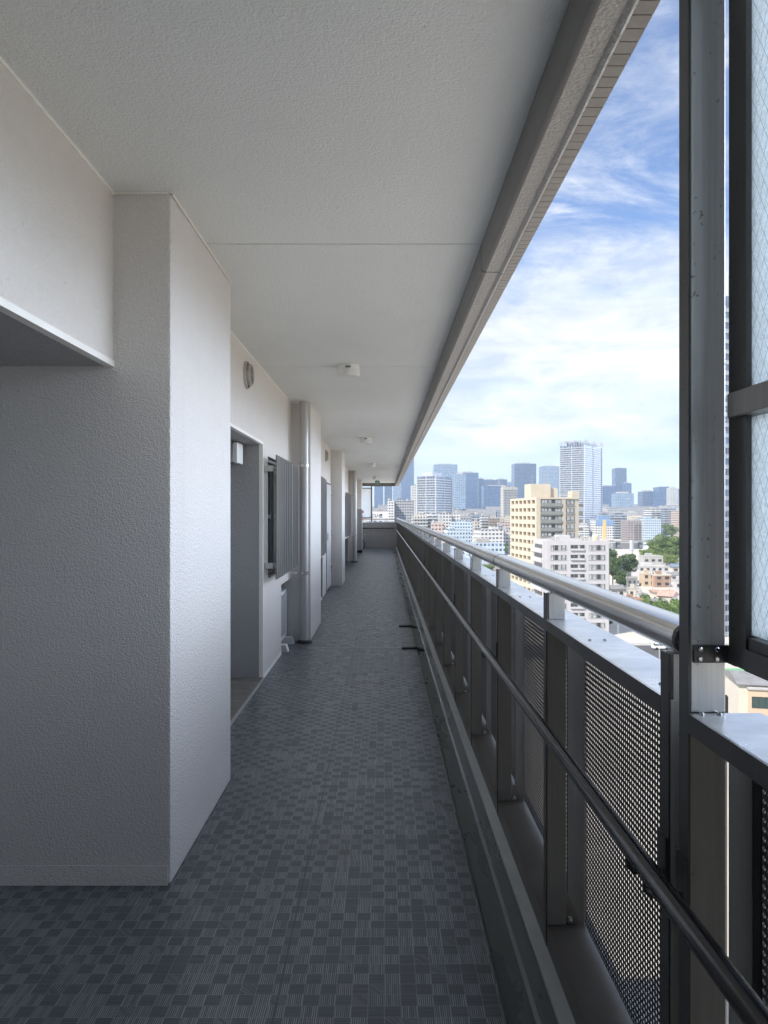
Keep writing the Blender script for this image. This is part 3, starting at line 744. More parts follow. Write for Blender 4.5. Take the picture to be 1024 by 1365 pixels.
def glass_screen():
    r = empty('glass_screen', (.57, 1.0, 1.2), 'wired glass wind screen in a dark frame on a tall aluminium post', 'wind screen')
    O = r.location.copy()
    def B(m, name, mat, **k): return m.build(name, mat, r, O, **k)
    p = MB().box(XA+.001, .5745, 1.195, 1.232, 1.1145, 2.568); B(p, 'post', M['alu'], bevel=.0015, seg=1)
    B(MB().box(XA-.0032, XA+.0005, 1.195, 1.232, .1505, 2.568), 'post_edge', M['bronze_dark'])
    B(MB().box(XA+.001, .5745, 1.1955, 1.232, .1505, 1.114), 'post_base', M['bronze'])  # same post darkened below the coping, shade put into its colour
    st = MB(); st.prism([(.563, 1.105), (.572, 1.105), (.572, 1.128), (.612, 1.128), (.612, 1.160), (.563, 1.160)], 1.205, 2.56, 'z')
    B(st, 'stile', M['bronze_dark']); B(MB().box(.563, .612, -.03, .025, 1.205, 2.56), 'stile', M['bronze_dark']); B(MB().box(.563, .612, -1.2, -1.14, 1.205, 2.56), 'stile', M['bronze_dark'])
    rl = MB().prism([(.560, 1.205), (.606, 1.205), (.606, 1.256), (.566, 1.256), (.566, 1.2385), (.560, 1.2385)], -1.139, 1.104)
    B(rl, 'bottom_rail', M['bronze_dark']); B(MB().box(.560, .606, -1.139, 1.104, 2.48, 2.56), 'top_frame_rail', M['bronze_dark'])
    mr = MB().box(.553, .604, -1.138, 1.145, 1.603, 1.642); B(mr, 'middle_rail', M['bronze'], bevel=.001, seg=1)
    for a, b in ((1.257, 1.602), (1.643, 2.479)):
        B(MB().box(.582, .588, -1.139, 1.127, a, b), 'glass', M['wired'])
    pl = B(MB().box(.519, .578, 1.1895, 1.1945, 1.199, 1.229), 'bracket', M['bronze_dark'], bevel=.001, seg=1)
    MB().box(.5745, .6, 1.1605, 1.1892, 1.199, 1.229).build('bracket_arm', M['bronze_dark'], pl, O)
    for x in (.529, .557):
        for z in (1.206, 1.222): MB().lathe((x, 1.1893, z), [(.0, -.003), (.0028, -.0032), (.0042, -.002), (.0044, 0)], 10, 'y').build('bolt', M['steel'], pl, O)
    for i, (x, y) in enumerate(((.53, 1.185), (.56, 1.185))): MB().lathe((x, y, 1.114), [(.0, .004), (.004, .0035), (.005, 0)], 8).build('screw', M['steel'], r, O)
glass_screen()

# ------------------------------------------------------------------ our own tower block (above, below and behind the corridor)
def own_block():
    r = empty('apartment_block', (-6, 10, -34), 'tiled apartment block that carries this open corridor', 'building')
    m = MB(); m.box(-14, -2.61, YB-8, YE+.3, -34, 9); m.box(-2.605, .70, YB, YE+.14, -34, -.251); m.box(-2.6, .60, YB, YE+.35, 3.4, 9)
    m.build('block_body', M['tile'], r, r.location)
own_block()

# ------------------------------------------------------------------ the city
GZ = -34.0
def facade(name, wall, win, bay=3.0, fh=3.0, u=(.2, .8), v=(.35, .8), roof=(.30, .30, .30), var=.10, rough=.2, palewin=2.2, band=None, gloss=.5):
    t = NT(name); x, y, z = t.sep(t.tc.outputs['Object']); nx, ny, nz = t.sep(t.tc.outputs['Normal'])
    isy = t.math('GREATER_THAN', t.math('ABSOLUTE', ny), .5)
    uu = t.math('ADD', t.math('MULTIPLY', x, isy), t.math('MULTIPLY', y, t.math('SUBTRACT', 1.0, isy)))
    U = t.math('DIVIDE', uu, bay); Vv = t.math('DIVIDE', z, fh)
    fu, fv = t.math('FRACT', U), t.math('FRACT', Vv)
    def inside(f, a, b): return t.math('MULTIPLY', t.math('GREATER_THAN', f, a), t.math('LESS_THAN', f, b))
    wm = t.math('MULTIPLY', inside(fu, *u), inside(fv, *v))
    rnd = t.white(t.comb(t.math('FLOOR', U), t.math('FLOOR', Vv), t.math('ADD', isy, .37)))
    oi = t.n('ShaderNodeObjectInfo')
    wc = t.mix(t.math('MULTIPLY', t.math('SUBTRACT', oi.outputs['Random'], .5), var*4), wall, tuple(a*.55 for a in wall))
    dirt = t.noise(t.tc.outputs['Object'], .35, 4, .6); wc = t.mix(t.math('MULTIPLY', t.rng(dirt, .4, .75), .22), wc, tuple(a*.7 for a in wall))
    if band is not None:
        wc = t.mix(t.math('LESS_THAN', fv, band[0]), wc, band[1])
    gc = t.mix(t.rng(rnd, .55, 1.0), win, tuple(min(.6, a*palewin) for a in win))  # random panes paler, with curtains behind
    roofm = t.math('GREATER_THAN', nz, .5)
    wm = t.math('MULTIPLY', wm, t.math('SUBTRACT', 1.0, roofm))
    c = t.mix(wm, wc, gc); rn = t.noise(t.tc.outputs['Object'], .6, 4, .6); rc = t.mix(t.rng(rn, .3, .7), roof, tuple(a*.65 for a in roof))
    c = t.mix(roofm, c, rc)
    t.set(color=c, rough=t.math('SUBTRACT', .7, t.math('MULTIPLY', wm, .7-rough)), spec=gloss)
    return t.m
FAC = {
 'cream': facade('cream_facade', (.48, .455, .40), (.05, .055, .06), 2.6, 3.0, (.2, .75), (.35, .78)),
 'white': facade('white_facade', (.52, .52, .52), (.06, .07, .085), 2.9, 3.0, (.18, .82), (.35, .8)),
 'white banded': facade('white_banded_facade', (.50, .51, .52), (.07, .085, .10), 6.0, 3.0, (.04, .96), (.42, .92)),
 'grey': facade('grey_facade', (.30, .31, .33), (.05, .06, .075), 2.8, 3.1, (.2, .8), (.35, .8)),
 'blue-grey': facade('blue_grey_facade', (.22, .26, .33), (.05, .07, .10), 5.0, 3.2, (.06, .94), (.40, .88)),
 'brown': facade('brown_facade', (.25, .215, .19), (.05, .05, .055), 2.8, 3.0, (.22, .78), (.38, .8)),
 'pink': facade('pink_facade', (.42, .345, .315), (.06, .06, .065), 2.8, 3.0, (.2, .8), (.38, .8)),
 'mauve': facade('mauve_facade', (.27, .235, .24), (.07, .07, .08), 3.4, 3.0, (.1, .6), (.38, .85)),
 'glass blue': facade('blue_glass_facade', (.10, .17, .30), (.03, .065, .14), 4.0, 4.2, (.10, .95), (.14, .96), (.2, .23, .28), .06, .15, 1.8),
 'glass dark': facade('dark_glass_facade', (.09, .14, .23), (.03, .06, .12), 6.0, 4.4, (.05, .97), (.25, .95), (.15, .17, .2), .06, .15, 1.8),
 'glass pale': facade('pale_glass_facade', (.23, .30, .39), (.10, .155, .24), 5.0, 4.2, (.08, .94), (.2, .9), (.3, .33, .36), .06, .2, 1.6),
 'striped': facade('striped_office_facade', (.42, .46, .52), (.045, .06, .09), 30.0, 3.4, (.02, .98), (.38, .82)),
 'blue white': facade('blue_white_facade', (.42, .50, .58), (.07, .11, .16), 2.4, 3.0, (.2, .8), (.3, .8)),
}
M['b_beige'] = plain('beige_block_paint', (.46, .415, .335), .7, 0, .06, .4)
M['b_beige_shaded'] = plain('beige_block_shaded', (.40, .37, .315), .7, 0, .06, .4)  # same beige darkened: shade of the face turned from the sun
M['b_grey'] = plain('balcony_grey_panel', (.20, .215, .215), .5, 0, .06, .4)
M['b_white'] = plain('white_block_paint', (.43, .425, .445), .65, 0, .05, .3)
M['b_dark'] = plain('window_recess_dark', (.045, .047, .05), .3)
M['curtain'] = plain('curtained_glass', (.30, .32, .33), .25, 0, .45, .9)
M['conc'] = plain('roof_concrete', (.34, .34, .335), .8, 0, .15, .5)
M['t_white'] = plain('tower_white_band', (.35, .375, .405), .5, 0, .05, .2)
M['t_glass'] = facade('tower_core_glass', (.20, .23, .28), (.05, .075, .12), 2.6, 3.27, (.1, .9), (.05, .95), (.3, .3, .3), 0, .2, 3.0)
M['asphalt'] = plain('asphalt', (.055, .056, .06), .85, 0, .15, .4)
M['paint'] = plain('road_paint', (.72, .72, .70), .7)
M['pave'] = plain('pavement_slabs', (.30, .29, .275), .8, 0, .15, .3)
def m_ground():
    t = NT('city_ground'); o = t.tc.outputs['Object']
    n = t.noise(o, .02, 6, .6); v = t.n('ShaderNodeTexVoronoi'); v.inputs['Scale'].default_value = .06; t.l(o, v.inputs['Vector'])
    c = t.mix(t.rng(n, .35, .65), (.54, .50, .44), (.40, .375, .33)); c = t.mix(t.math('MULTIPLY', v.outputs['Distance'], .4), c, (.16, .16, .16)); t.set(color=c, rough=.9, spec=.2); return t.m
M['ground'] = m_ground()
def m_water():
    t = NT('river_water'); o = t.tc.outputs['Object']; t.set(color=(.035, .055, .06), rough=.12); t.bump(t.noise(o, .5, 4), .25, .3); return t.m
M['water'] = m_water()
def m_leaf(name, a, b):
    t = NT(name); o = t.tc.outputs['Object']; n = t.noise(o, .55, 4, .6); n2 = t.white(t.mapv(o, (3, 3, 3)))
    c = t.mix(t.rng(n, .3, .7), a, b); t.set(color=c, rough=.55, spec=.3); t.b.inputs['Subsurface Weight'].default_value = 0; return t.m
M['leaf_dark'] = m_leaf('dark_foliage', (.030, .058, .020), (.070, .115, .034))
M['leaf_mid'] = m_leaf('mid_foliage', (.060, .108, .026), (.120, .180, .045))
M['leaf_lite'] = m_leaf('bright_foliage', (.085, .135, .030), (.16, .22, .055))
M['bark'] = plain('bark', (.09, .07, .055), .9, 0, .25, 3)
M['roof_red'] = plain('red_roof', (.38, .24, .21), .7, 0, .15, .8)
M['roof_grey'] = plain('grey_roof_tiles', (.17, .17, .175), .6, 0, .2, .8)
M['roof_blue'] = plain('blue_grey_roof', (.13, .17, .22), .6, 0, .2, .8)
M['roof_brown'] = plain('brown_roof', (.30, .20, .14), .7, 0, .2, .8)
M['orange'] = plain('orange_wall', (.44, .355, .265), .7, 0, .06, .3)
M['b_mauve'] = plain('mauve_panel', (.27, .235, .24), .6, 0, .06, .3)
M['yellow'] = plain('yellow_strip', (.52, .40, .18), .6)
M['blue_paint'] = plain('blue_wall_paint', (.16, .26, .42), .6)
M['cream_wall'] = plain('cream_wall', (.46, .435, .385), .7, 0, .06, .3)
M['green_court'] = plain('green_sheet', (.10, .30, .14), .7)

def ground_setting():
    tag(MB().box(-4500, 5500, -400, 7600, GZ-.9, GZ).build('ground', M['ground']), kind='structure')
    tag(MB().box(-3000, 4500, 700, 850, GZ+.004, GZ+.012).build('river', M['water']), kind='structure')
    tag(MB().box(-200, 420, 172, 190, GZ+.004, GZ+.012).build('road', M['asphalt']), kind='structure')
    tag(MB().box(52, 60, 40, 171.9, GZ+.004, GZ+.012).build('side_road', M['asphalt']), kind='structure')
    p = MB().box(-200, 420, 190.01, 193.5, GZ, GZ+.14); p.box(60.01, 420, 168.5, 171.95, GZ, GZ+.14); p.box(-200, 51.9, 168.5, 171.95, GZ, GZ+.14)
    tag(p.build('pavement', M['pave']), kind='structure')
    c = MB()
    for k in range(15): c.box(60.5, 66.5, 173+k*1.15, 173.5+k*1.15, GZ+.016, GZ+.020)
    for k in range(12): c.box(47-k*.0+50, 55+42, 173+k*1.15, 173.5+k*1.15, GZ+.016, GZ+.020)
    for k in range(40): c.box(-180+k*13, -174+k*13, 180.9, 181.1, GZ+.016, GZ+.020) if not (56 < -180+k*13 < 70) else None
    tag(c.build('road_markings', M['paint']), kind='structure')
ground_setting()

def block(name, label, cat, x, y, wd, dp, h, mat, rz=0, group=None, roof=1, base=GZ, pent=True, seed=None):
    """a building whose front face centre is at (x, y); body mesh is the thing, roof pieces are its parts"""
    rr = random.Random(seed if seed is not None else int(x*13+y*7))
    m = MB(); w2 = wd/2
    pt = min(.35, wd*.03); ph = 1.0 if h > 8 else .4
    m.box(-w2, w2, 0, dp, 0, h-ph)
    for a, b, c, d in ((-w2, w2, 0, pt), (-w2, w2, dp-pt, dp), (-w2, -w2+pt, pt, dp-pt), (w2-pt, w2, pt, dp-pt)): m.box(a, b, c, d, h-ph+.001, h)
    o = m.build(name, mat); o.location = (x, y, base); o.rotation_euler = (0, 0, rz); tag(o, label, cat, group)
    if roof:
        if pent and h > 10:
            pw = wd*rr.uniform(.22, .4); pd = dp*rr.uniform(.3, .5); px = rr.uniform(-w2+.5, w2-pw-.5); py = rr.uniform(.1, .5)*dp
            MB().box(px, px+pw, py, py+pd, h-ph+.002, h+rr.uniform(1.8, 3.8)).build('penthouse', M['conc'] if rr.random() < .5 else mat, o)
            if rr.random() < .6:
                tx = rr.uniform(-w2+1, w2-2.5); MB().lathe((tx, dp*.25, h-ph), [(0, 3.0), (.9, 2.9), (1.0, 2.4), (1.0, .9), (.95, .8), (0, .8)], 12).box(tx-.7, tx+.7, dp*.25-.7, dp*.25+.7, h-ph+.002, h-ph+.8).build('water_tank', M['conc'], o)
            if rr.random() < .35:
                ax = rr.uniform(-w2+1, w2-1); MB().tube([(ax, dp*.3, h-ph), (ax, dp*.3, h+rr.uniform(3, 6))], .12, 5).build('antenna', M['conc'], o)
    return o
def pblock(name, label, cat, p0, p1, ytop, Y, mat, dp=None, rz=0, group=None, roof=1, pent=True):
    x0, x1 = atX(p0, Y), atX(p1, Y); wd = x1-x0
    return block(name, label, cat, (x0+x1)/2, Y, wd, dp or min(wd*.9, 40), atZ(ytop, Y)-GZ, mat, rz, group, roof, pent=pent)

# --- beige block
def beige_block():
    ang = R(7.5); r = empty('apartment_block', (atX(715, 250), 250, GZ), 'cream beige apartment block with rows of square openings, behind the white block', 'building', rz=ang)
    H = 41.0; W, D, fh = 15.8, 30.0, 2.9; n = 14
    MB().box(1.3, W, 0.3, D, 0, H-.6).build('block_body', M['b_beige_shaded'], r)
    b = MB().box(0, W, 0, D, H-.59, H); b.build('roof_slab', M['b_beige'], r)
    for i in range(n):
        z = i*fh
        MB().box(0, .25, 0.301, D-.3, z+.001, z+1.08).build('parapet', M['b_beige'], r)
        MB().box(0, 1.299, 0.302, D-.3, z+2.45, z+fh if i < n-1 else H-.6).build('floor_slab', M['b_beige'], r)
    for k in range(7):
        y = .3+k*(D-1.7)/6; MB().box(.006, 1.298, y, y+1.25, 0, H-.61).build('pier', M['b_beige'], r)
    MB().box(0.004, 1.6, 0.0, .3, 0, H-.6).build('corner_pier', M['b_beige'], r)
    for i in range(n):
        z = i*fh
        MB().box(1.7, 9.4, -.25, .29, z+.1, z+1.25).build('balcony', M['b_grey'], r)
        w_ = MB()
        w_.box(1.7, 9.4, .22, .2995, z+1.2501, z+2.55); wo = w_.build('window', M['b_dark'], r)
        for (a, c) in ((2.0, 3.0), (3.2, 4.1), (4.5, 5.6), (7.0, 7.9), (8.1, 9.2)): MB().box(a, c, .19, .2195, z+1.30, z+2.45).build('curtain_pane', M['curtain'], wo)
        w2 = MB().box(11.0, 14.2, .25, .2996, z+.9, z+2.4).build('window', M['b_dark'], r)
        MB().box(11.3, 12.4, .22, .2495, z+1.0, z+2.3).build('curtain_pane', M['curtain'], w2); MB().box(12.7, 13.9, .22, .2495, z+1.0, z+2.3).build('curtain_pane', M['curtain'], w2)
        MB().box(11.0, 14.2, .10, .2994, z+.15, z+.88).build('balcony', M['b_grey'], r)
        MB().box(W+.001, W+2.2, 1.5, 8, z+.05, z+1.15).build('side_balcony', M['b_beige_shaded'], r)
        MB().box(9.41, 10.9, .1, .298, z+.02, z+fh-.02).build('wall_panel', M['b_beige_shaded'], r) if i % 2 == 0 else MB().box(9.41, 10.9, .101, .298, z-.02, z+fh+.02).build('wall_panel', M['b_beige_shaded'], r)
    MB().box(-.5+.6, 7.5, 6, 13, H+.001, H+5.0).box(7.51, 10.5, 7, 12, H+.001, H+3.6).build('stair_tower', M['b_beige'], r)
    MB().box(13.2, W, .0, 4, H+.001, H+2.2).build('corner_turret', M['b_beige'], r)
    a = MB()
    for x in (1.0, 5.5, 6.5): a.tube([(x, 7, H+4.9), (x, 7, H+8.5)], .07, 5)
    a.build('antenna', M['conc'], r)
    g = MB()
    for k in range(12): g.tube([(8+k*.5, .2, H), (8+k*.5, .2, H+1.1)], .04, 4)
    g.tube([(8, .2, H+1.1), (13.2, .2, H+1.1)], .05, 4); g.build('roof_railing', M['alu'], r)
beige_block()
# --- white block
def white_block():
    r = empty('apartment_block', (atX(728.5, 205), 205, GZ), 'white apartment block with three window columns in front of the cream beige block', 'building', rz=R(1.5))
    H = atZ(720.5, 205)-GZ; W, D, fh = 18.2, 16.0, 2.8; n = 9
    MB().box(0, W, 0, D, 0, H-.8).build('block_body', M['b_white'], r)
    p = MB()
    for a, b, c, d in ((0, W, 0, .25), (0, W, D-.25, D), (0, .25, .25, D-.25), (W-.25, W, .25, D-.25)): p.box(a, b, c, d, H-.799, H)
    p.build('roof_parapet', M['b_white'], r)
    first = {}
    for ci, (x0, x1, dark) in enumerate(((1.1, 5.8, 0), (7.0, 11.1, 1), (12.2, 17.1, 0))):
        for i in range(n):
            z = H-2.95-i*fh
            if z < .3: continue
            if ci in first:
                c = copy_tree(first[ci], r); c.location = (0, 0, z); continue
            f = MB(); h = 1.68
            for a, b, c, d in ((x0, x1, -.0, .08), (x0, x1, h-.08, h), (x0, x0+.09, .08, h-.08), (x1-.09, x1, .08, h-.08)): f.box(a, b, -.10, -.001, c, d)
            k = 4; L = (x1-x0)/k
            for q in range(1, k): f.box(x0+q*L-.05, x0+q*L+.05, -.08, -.031, .08, h-.08)
            wo = f.build('window', M['b_white'] if not dark else M['b_grey'], r, loc=(0, 0, z))
            MB().box(x0+.09, x1-.09, -.03, -.0012, .08, h-.08).build('pane', M['b_dark'], wo)
            for q in range(k):
                if (q+ci) % 3 != 1 and not (dark and q < 2): MB().box(x0+q*L+.15, x0+(q+1)*L-.3, -.036, -.0305, .1, h-.1).build('curtain_pane', M['curtain'], wo)
            if dark: MB().box(x0+.05, x1-.05, -.34, -.101, .05, .62).build('balcony_rail', M['b_white'], wo)
            first[ci] = wo
    for i in range(n):
        z = H-2.95-i*fh
        if z < .3: continue
        MB().box(-1.2, -.001, 1.5, 14.5, z-.75, z+.35).build('side_balcony', M['b_white'], r)
        MB().box(-.02, -.0012, 2.0, 14, z+.36, z+1.55).build('side_window', M['b_dark'], r)
    MB().box(-.9, -.002, 0.4, 1.2, 0, H-.1).build('corner_fin', M['b_white'], r)
    MB().box(6, 9.5, 9, 14, H-.79, H+1.2).build('stair_house', M['b_white'], r)
    q = MB()
    for x, y, s in ((11.0, 3, .9), (12.5, 3, .7), (14.3, 4.2, .8), (3.0, 5, .8), (4.3, 5, .8)): q.box(x, x+s, y, y+s, H-.79, H-.79+s+.9)
    q.build('roof_equipment', M['conc'], r)
    t = MB().lathe((15.6, 4, H-.79), [(0, 2.4), (1.0, 2.2), (1.1, 1.6), (1.1, .4), (0, .4)], 14).build('water_tank', M['b_beige'], r)
    g = MB()
    for k in range(19): g.tube([(.1+k*1.0, .12, H), (.1+k*1.0, .12, H+.7)], .035, 4)
    g.tube([(.1, .12, H+.7), (18.1, .12, H+.7)], .04, 4); g.build('roof_railing', M['alu'], r)
    g = MB().tube([(W+.15, .3, 0), (W+.15, .3, H-1)], .10, 6); g.build('down_pipe', M['b_grey'], r)
    for i in range(n): MB().box(W+.001, W+.02, 4, 6, H-3-i*fh+.3, H-1.6-i*fh).build('side_window', M['b_dark'], r) if H-3-i*fh > 0 else None
white_block()
# --- banded high-rises (slab bands round a glass core)
def banded_tower(name, label, pl, pc, pr, ytop, Y, ang, fh, crown=False, bandm='t_white'):
    cx = atX(pc, Y); H = atZ(ytop, Y)-GZ
    # corner nearest the camera at (cx, Y); faces run back-left and back-right
    ca, sa = math.cos(ang), math.sin(ang); kl, kr = (pl-VX)/F, (pr-VX)/F
    la = (cx-kl*Y)/(ca+kl*sa); lb = (kr*Y-cx)/(sa-kr*ca)
    # local x = along the right face, local y = along the left face
    r = empty(name, (cx, Y, GZ), label, 'building', rz=R(90)-ang)
    A, B_ = lb, la
    MB().box(.9, A-.9, .9, B_-.9, 0, H-1).build('glass_core', M['t_glass'], r)
    n = int(H/fh); first = None
    for i in range(n):
        if first is None:
            b = MB()
            b.box(0, A, 0, .8, 0, 1.15); b.box(0, .8, .8, B_, 0, 1.15); b.box(A-.8, A, .8, B_, 0, 1.15); b.box(.8, A-.8, B_-.8, B_, 0, 1.15); b.box(.8, A-.8, .8, B_-.8, 0, .25)
            first = b.build('balcony_band', M[bandm], r, loc=(0, 0, 0.2))
        else:
            c = first.copy(); COL.objects.link(c); c.parent = r; c.location = (0, 0, .2+i*fh)
    f = MB()
    for (x, y) in ((-.2, -.2), (A-1.0, -.15), (-.15, B_-1.0), (A*.5, .3), (.3, B_*.5)): f.box(x, x+1.1, y, y+1.1, 0, H-.8)
    f.build('corner_column', M[bandm], r)
    if crown:
        k = MB(); hz = H+6.5
        for (x, y) in ((0, 0), (A-8, 0), (0, B_-8), (A*.5-4, 0), (0, B_*.5-4)):
            for dx, dy in ((0, 0), (8, 0), (0, 8), (8, 8)): k.tube([(x+dx, y+dy, H-1), (x+dx, y+dy, hz)], .35, 5)
            for zz in (H+2.5, H+4.5, hz):
                k.tube([(x-1.5, y-1.5, zz), (x+9.5, y-1.5, zz), (x+9.5, y+9.5, zz), (x-1.5, y+9.5, zz), (x-1.5, y-1.5, zz)], .35, 5, False)
        k.build('crown_frame', M['t_white'], r)
        MB().box(8, A-8, 8, B_-8, H-.9, H+5).build('penthouse', M['t_glass'], r)
    else:
        MB().box(A*.2, A*.75, B_*.35, B_*.9, H-.9, H+5.0).build('penthouse', M[bandm], r)
    return r
banded_tower('high_rise', 'tall white banded high-rise with an open framework crown', 746, 779, 803, 592, 1070, R(38), 3.27, True)
banded_tower('high_rise', 'broad white high-rise of stacked balcony bands left of the city centre', 555.5, 581, 603, 633.5, 930, R(32), 3.3)
banded_tower('high_rise', 'towering pale apartment high-rise in the gap beside the glass screen', 958, 963, 1010, 388, 203, R(65), 3.0, False)

# --- skyline of glass towers far away
SK = [
 ('very tall pale blue glass tower partly hidden behind the ceiling edge', 534, 552, 596, 2700, 'glass blue', 50),
 ('blue tower seen through the corridor end, left one of three', 499, 511, 640, 2500, 'glass blue', 40),
 ('dark blue tower seen through the corridor end, middle one of three', 512.5, 523, 642, 2300, 'glass dark', 40),
 ('pale blue tower seen through the corridor end, right one of three', 524, 535, 646, 2600, 'glass pale', 40),
 ('pale square tower rising behind the broad banded high-rise', 579, 610, 619, 1900, 'glass pale', 50),
 ('slim light blue tower touching the right side of the broad banded high-rise', 607, 621, 632, 1750, 'glass pale', 40),
 ('wide mid blue tower with a flat roof right of the slim light one', 612, 638, 630, 2300, 'glass blue', 45),
 ('low dark blue office block left of two lower glass slabs', 638.5, 645, 638, 2100, 'glass dark', 40),
 ('dark blue flat slab behind the wide low glass block', 643, 662, 639.5, 2500, 'glass dark', 45),
 ('dark blue stepped slab right behind the wide low glass block', 662.5, 676, 639, 2450, 'glass dark', 45),
 ('wide low blue glass block in front of the dark slabs', 645, 682, 647.5, 2000, 'glass blue', 50),
 ('pale low tower just left of the dark rounded tower', 674, 690, 643, 2600, 'glass pale', 45),
 ('dark blue tower with a slanting top above the cream beige block', 686, 715, 618, 2400, 'glass dark', 60),
 ('pale blue glass tower left of the crowned high-rise', 723, 748, 621.5, 2200, 'glass pale', 50),
 ('grey blue tower right behind the crowned high-rise', 802, 823, 648, 2100, 'glass blue', 45),
 ('slender dark blue tower with the highest top right of the crowned high-rise', 820.5, 835.5, 624, 2500, 'glass dark', 40),
 ('stepped blue shoulder tower beside the slender dark tower', 834, 842, 644, 2450, 'glass blue', 40),
 ('wide banded blue office block below the slender dark tower', 822, 845, 657.5, 1950, 'glass pale', 45),
 ('square dark blue tower standing alone right of the slender tower', 857, 875, 655, 2200, 'glass dark', 45),
 ('large blue glass tower near the dark frame post', 879, 900, 649, 2150, 'glass blue', 50),
 ('narrow white tower joined to the large blue one by the frame post', 895, 904, 650.5, 2000, 'white banded', 35),
 ('pale tower half hidden by the dark frame post', 903, 930, 652, 2300, 'glass pale', 45),
]
for lb, p0, p1, yt, Y, mt, dp in SK:
    o = pblock('tower', lb, 'building', p0, p1, yt, Y, FAC[mt], dp, pent=False)
    wd = atX(p1, Y)-atX(p0, Y); h = atZ(yt, Y)-GZ; rr = random.Random(int(p0))
    MB().box(-wd*.3, wd*.25, dp*.2, dp*.8, h-.9, h+rr.uniform(2, 5)).build('roof_plant', M['conc'], o)
    if rr.random() < .3: MB().tube([(wd*.1, dp*.5, h), (wd*.1, dp*.5, h+rr.uniform(12, 25))], .7, 5).build('antenna', M['conc'], o)

# --- middle distance, one by one
def stripe_block():
    Y = 880; o = pblock('apartment_block', 'white block with a yellow strip and blue top beyond the river', 'building', 794.5, 818, 693, Y, FAC['white'], 25, pent=False)
    wd = atX(818, Y)-atX(794.5, Y); h = atZ(693, Y)-GZ
    MB().box(-wd*.12, wd*.08, -.4, -.002, 1, h-.5).build('yellow_strip', M['yellow'], o); MB().box(-wd/2-.2, -wd*.121, -.35, -.003, h-7, h-.2).box(wd*.081, wd/2+.2, -.35, -.003, h-7, h-.2).build('blue_top', M['blue_paint'], o)
    MB().box(-wd*.3, wd*.35, 3, 15, h-.9, h+4.5).build('penthouse', M['blue_paint'], o)
stripe_block()
MID = [
 ('blue-grey balcony block behind the yellow striped block', 803, 836, 686.5, 960, 'blue-grey', 30),
 ('mauve brown block with recessed balconies right of the yellow striped block', 837, 860, 694, 900, 'mauve', 25),
 ('white and blue slab with dark vertical glass right of the mauve block', 859, 881, 691, 890, 'blue white', 25),
 ('white balcony block with stepped roof above the park trees', 868, 891, 678, 1010, 'white banded', 30),
 ('dark blue-grey banded block close to the dark frame post', 885, 905, 677, 1000, 'blue-grey', 30),
 ('pink block cut off by the dark frame post', 904.5, 922, 681, 930, 'pink', 25),
 ('cream low block showing above the beige block roof', 671, 690, 649, 1300, 'cream', 30),
 ('lavender grey office block with small windows past the corridor end', 526, 552, 667.5, 800, 'grey', 40),
 ('white office block joined left of the lavender grey one', 516.5, 526, 668, 790, 'white', 30),
 ('pale lilac tower between the tall glass tower and the banded high-rise', 548.5, 557, 647, 1300, 'white', 30),
 ('white and pale blue block with two bays above the round top rail', 603, 630, 696, 640, 'blue white', 22),
 ('long white office with dark blue window stripes above the round top rail', 643.5, 666, 706, 600, 'striped', 20),
 ('blue-grey stair tower at the end of the striped office', 664.8, 670, 701, 598, 'blue-grey', 18),
 ('small white block left of the striped office', 632.5, 643, 713, 590, 'white', 15),
 ('cream row block left end just past the rail corner', 550, 570, 687.5, 640, 'cream', 18),
 ('white block with grey balconies next to the cream row block', 570.5, 583, 686, 660, 'white banded', 18),
 ('tall white apartment row left of the pale blue two bay block', 586, 602, 684, 680, 'white', 18),
 ('broad white block directly under the broad banded high-rise', 602.5, 614, 685, 690, 'white', 18),
 ('pinkish small block with an arched sign in front of the white row', 576, 592, 697, 560, 'pink', 14),
 ('grey block with a dark opening right of the white row', 615, 628, 688, 720, 'grey', 16),
 ('brown dark block right of the grey striped roofs', 652, 667, 691, 760, 'brown', 18),
 ('orange pink stepped block left of the beige block', 666, 680, 696, 740, 'pink', 18),
 ('white banded block with open floors left of the brown dark block', 642, 651, 688, 770, 'white banded', 16),
 ('blue-grey block with grey roof behind the two bay block', 629, 641, 686, 800, 'blue-grey', 20),
 ('cream slim block behind the small white block', 632, 641, 696, 690, 'cream', 14),
 ('lilac house like block under the orange pink block', 668, 680, 708, 610, 'white', 12),
]
for lb, p0, p1, yt, Y, mt, dp in MID:
    o = pblock('apartment_block', lb, 'building', p0, p1, yt, Y, FAC[mt], dp); wd = atX(p1, Y)-atX(p0, Y); h = atZ(yt, Y)-GZ
    rr = random.Random(int(p0*3)); fh = {'blue-grey': 3.2, 'striped': 3.4}.get(mt, 3.0)
    if mt in ('white banded', 'blue-grey', 'striped', 'mauve', 'cream'):
        d = .35 if mt == 'striped' else 1.1; a, b = (-wd/2+.2, wd/2-.2) if mt != 'mauve' else (-wd*.1, wd/2-.3); first = None
        for k in range(1, int(h/fh)):
            if first is None: first = MB().box(a, b, -d, -.003, -.12, 1.0).build('balcony', M['t_white'] if mt != 'mauve' else M['b_mauve'], o, loc=(0, 0, k*fh))
            else:
                c = first.copy(); COL.objects.link(c); c.parent = o; c.location = (0, 0, k*fh)
        if mt != 'striped':
            for q in range(1, max(2, int(wd/7))): MB().box(a+(b-a)*q/max(2, int(wd/7))-.12, a+(b-a)*q/max(2, int(wd/7))+.12, -d*.9, -.0035, 1, h-1).build('divider', M['conc'], o)
    q = MB()
    for k in range(rr.randint(2, 5)):
        x = rr.uniform(-wd*.42, wd*.36); y = rr.uniform(1, 6); sx = rr.uniform(.8, 2.2); q.box(x, x+sx, y, y+rr.uniform(.8, 2), h-.99, h+rr.uniform(.3, 1.4))
    q.build('roof_equipment', M['conc'], o)
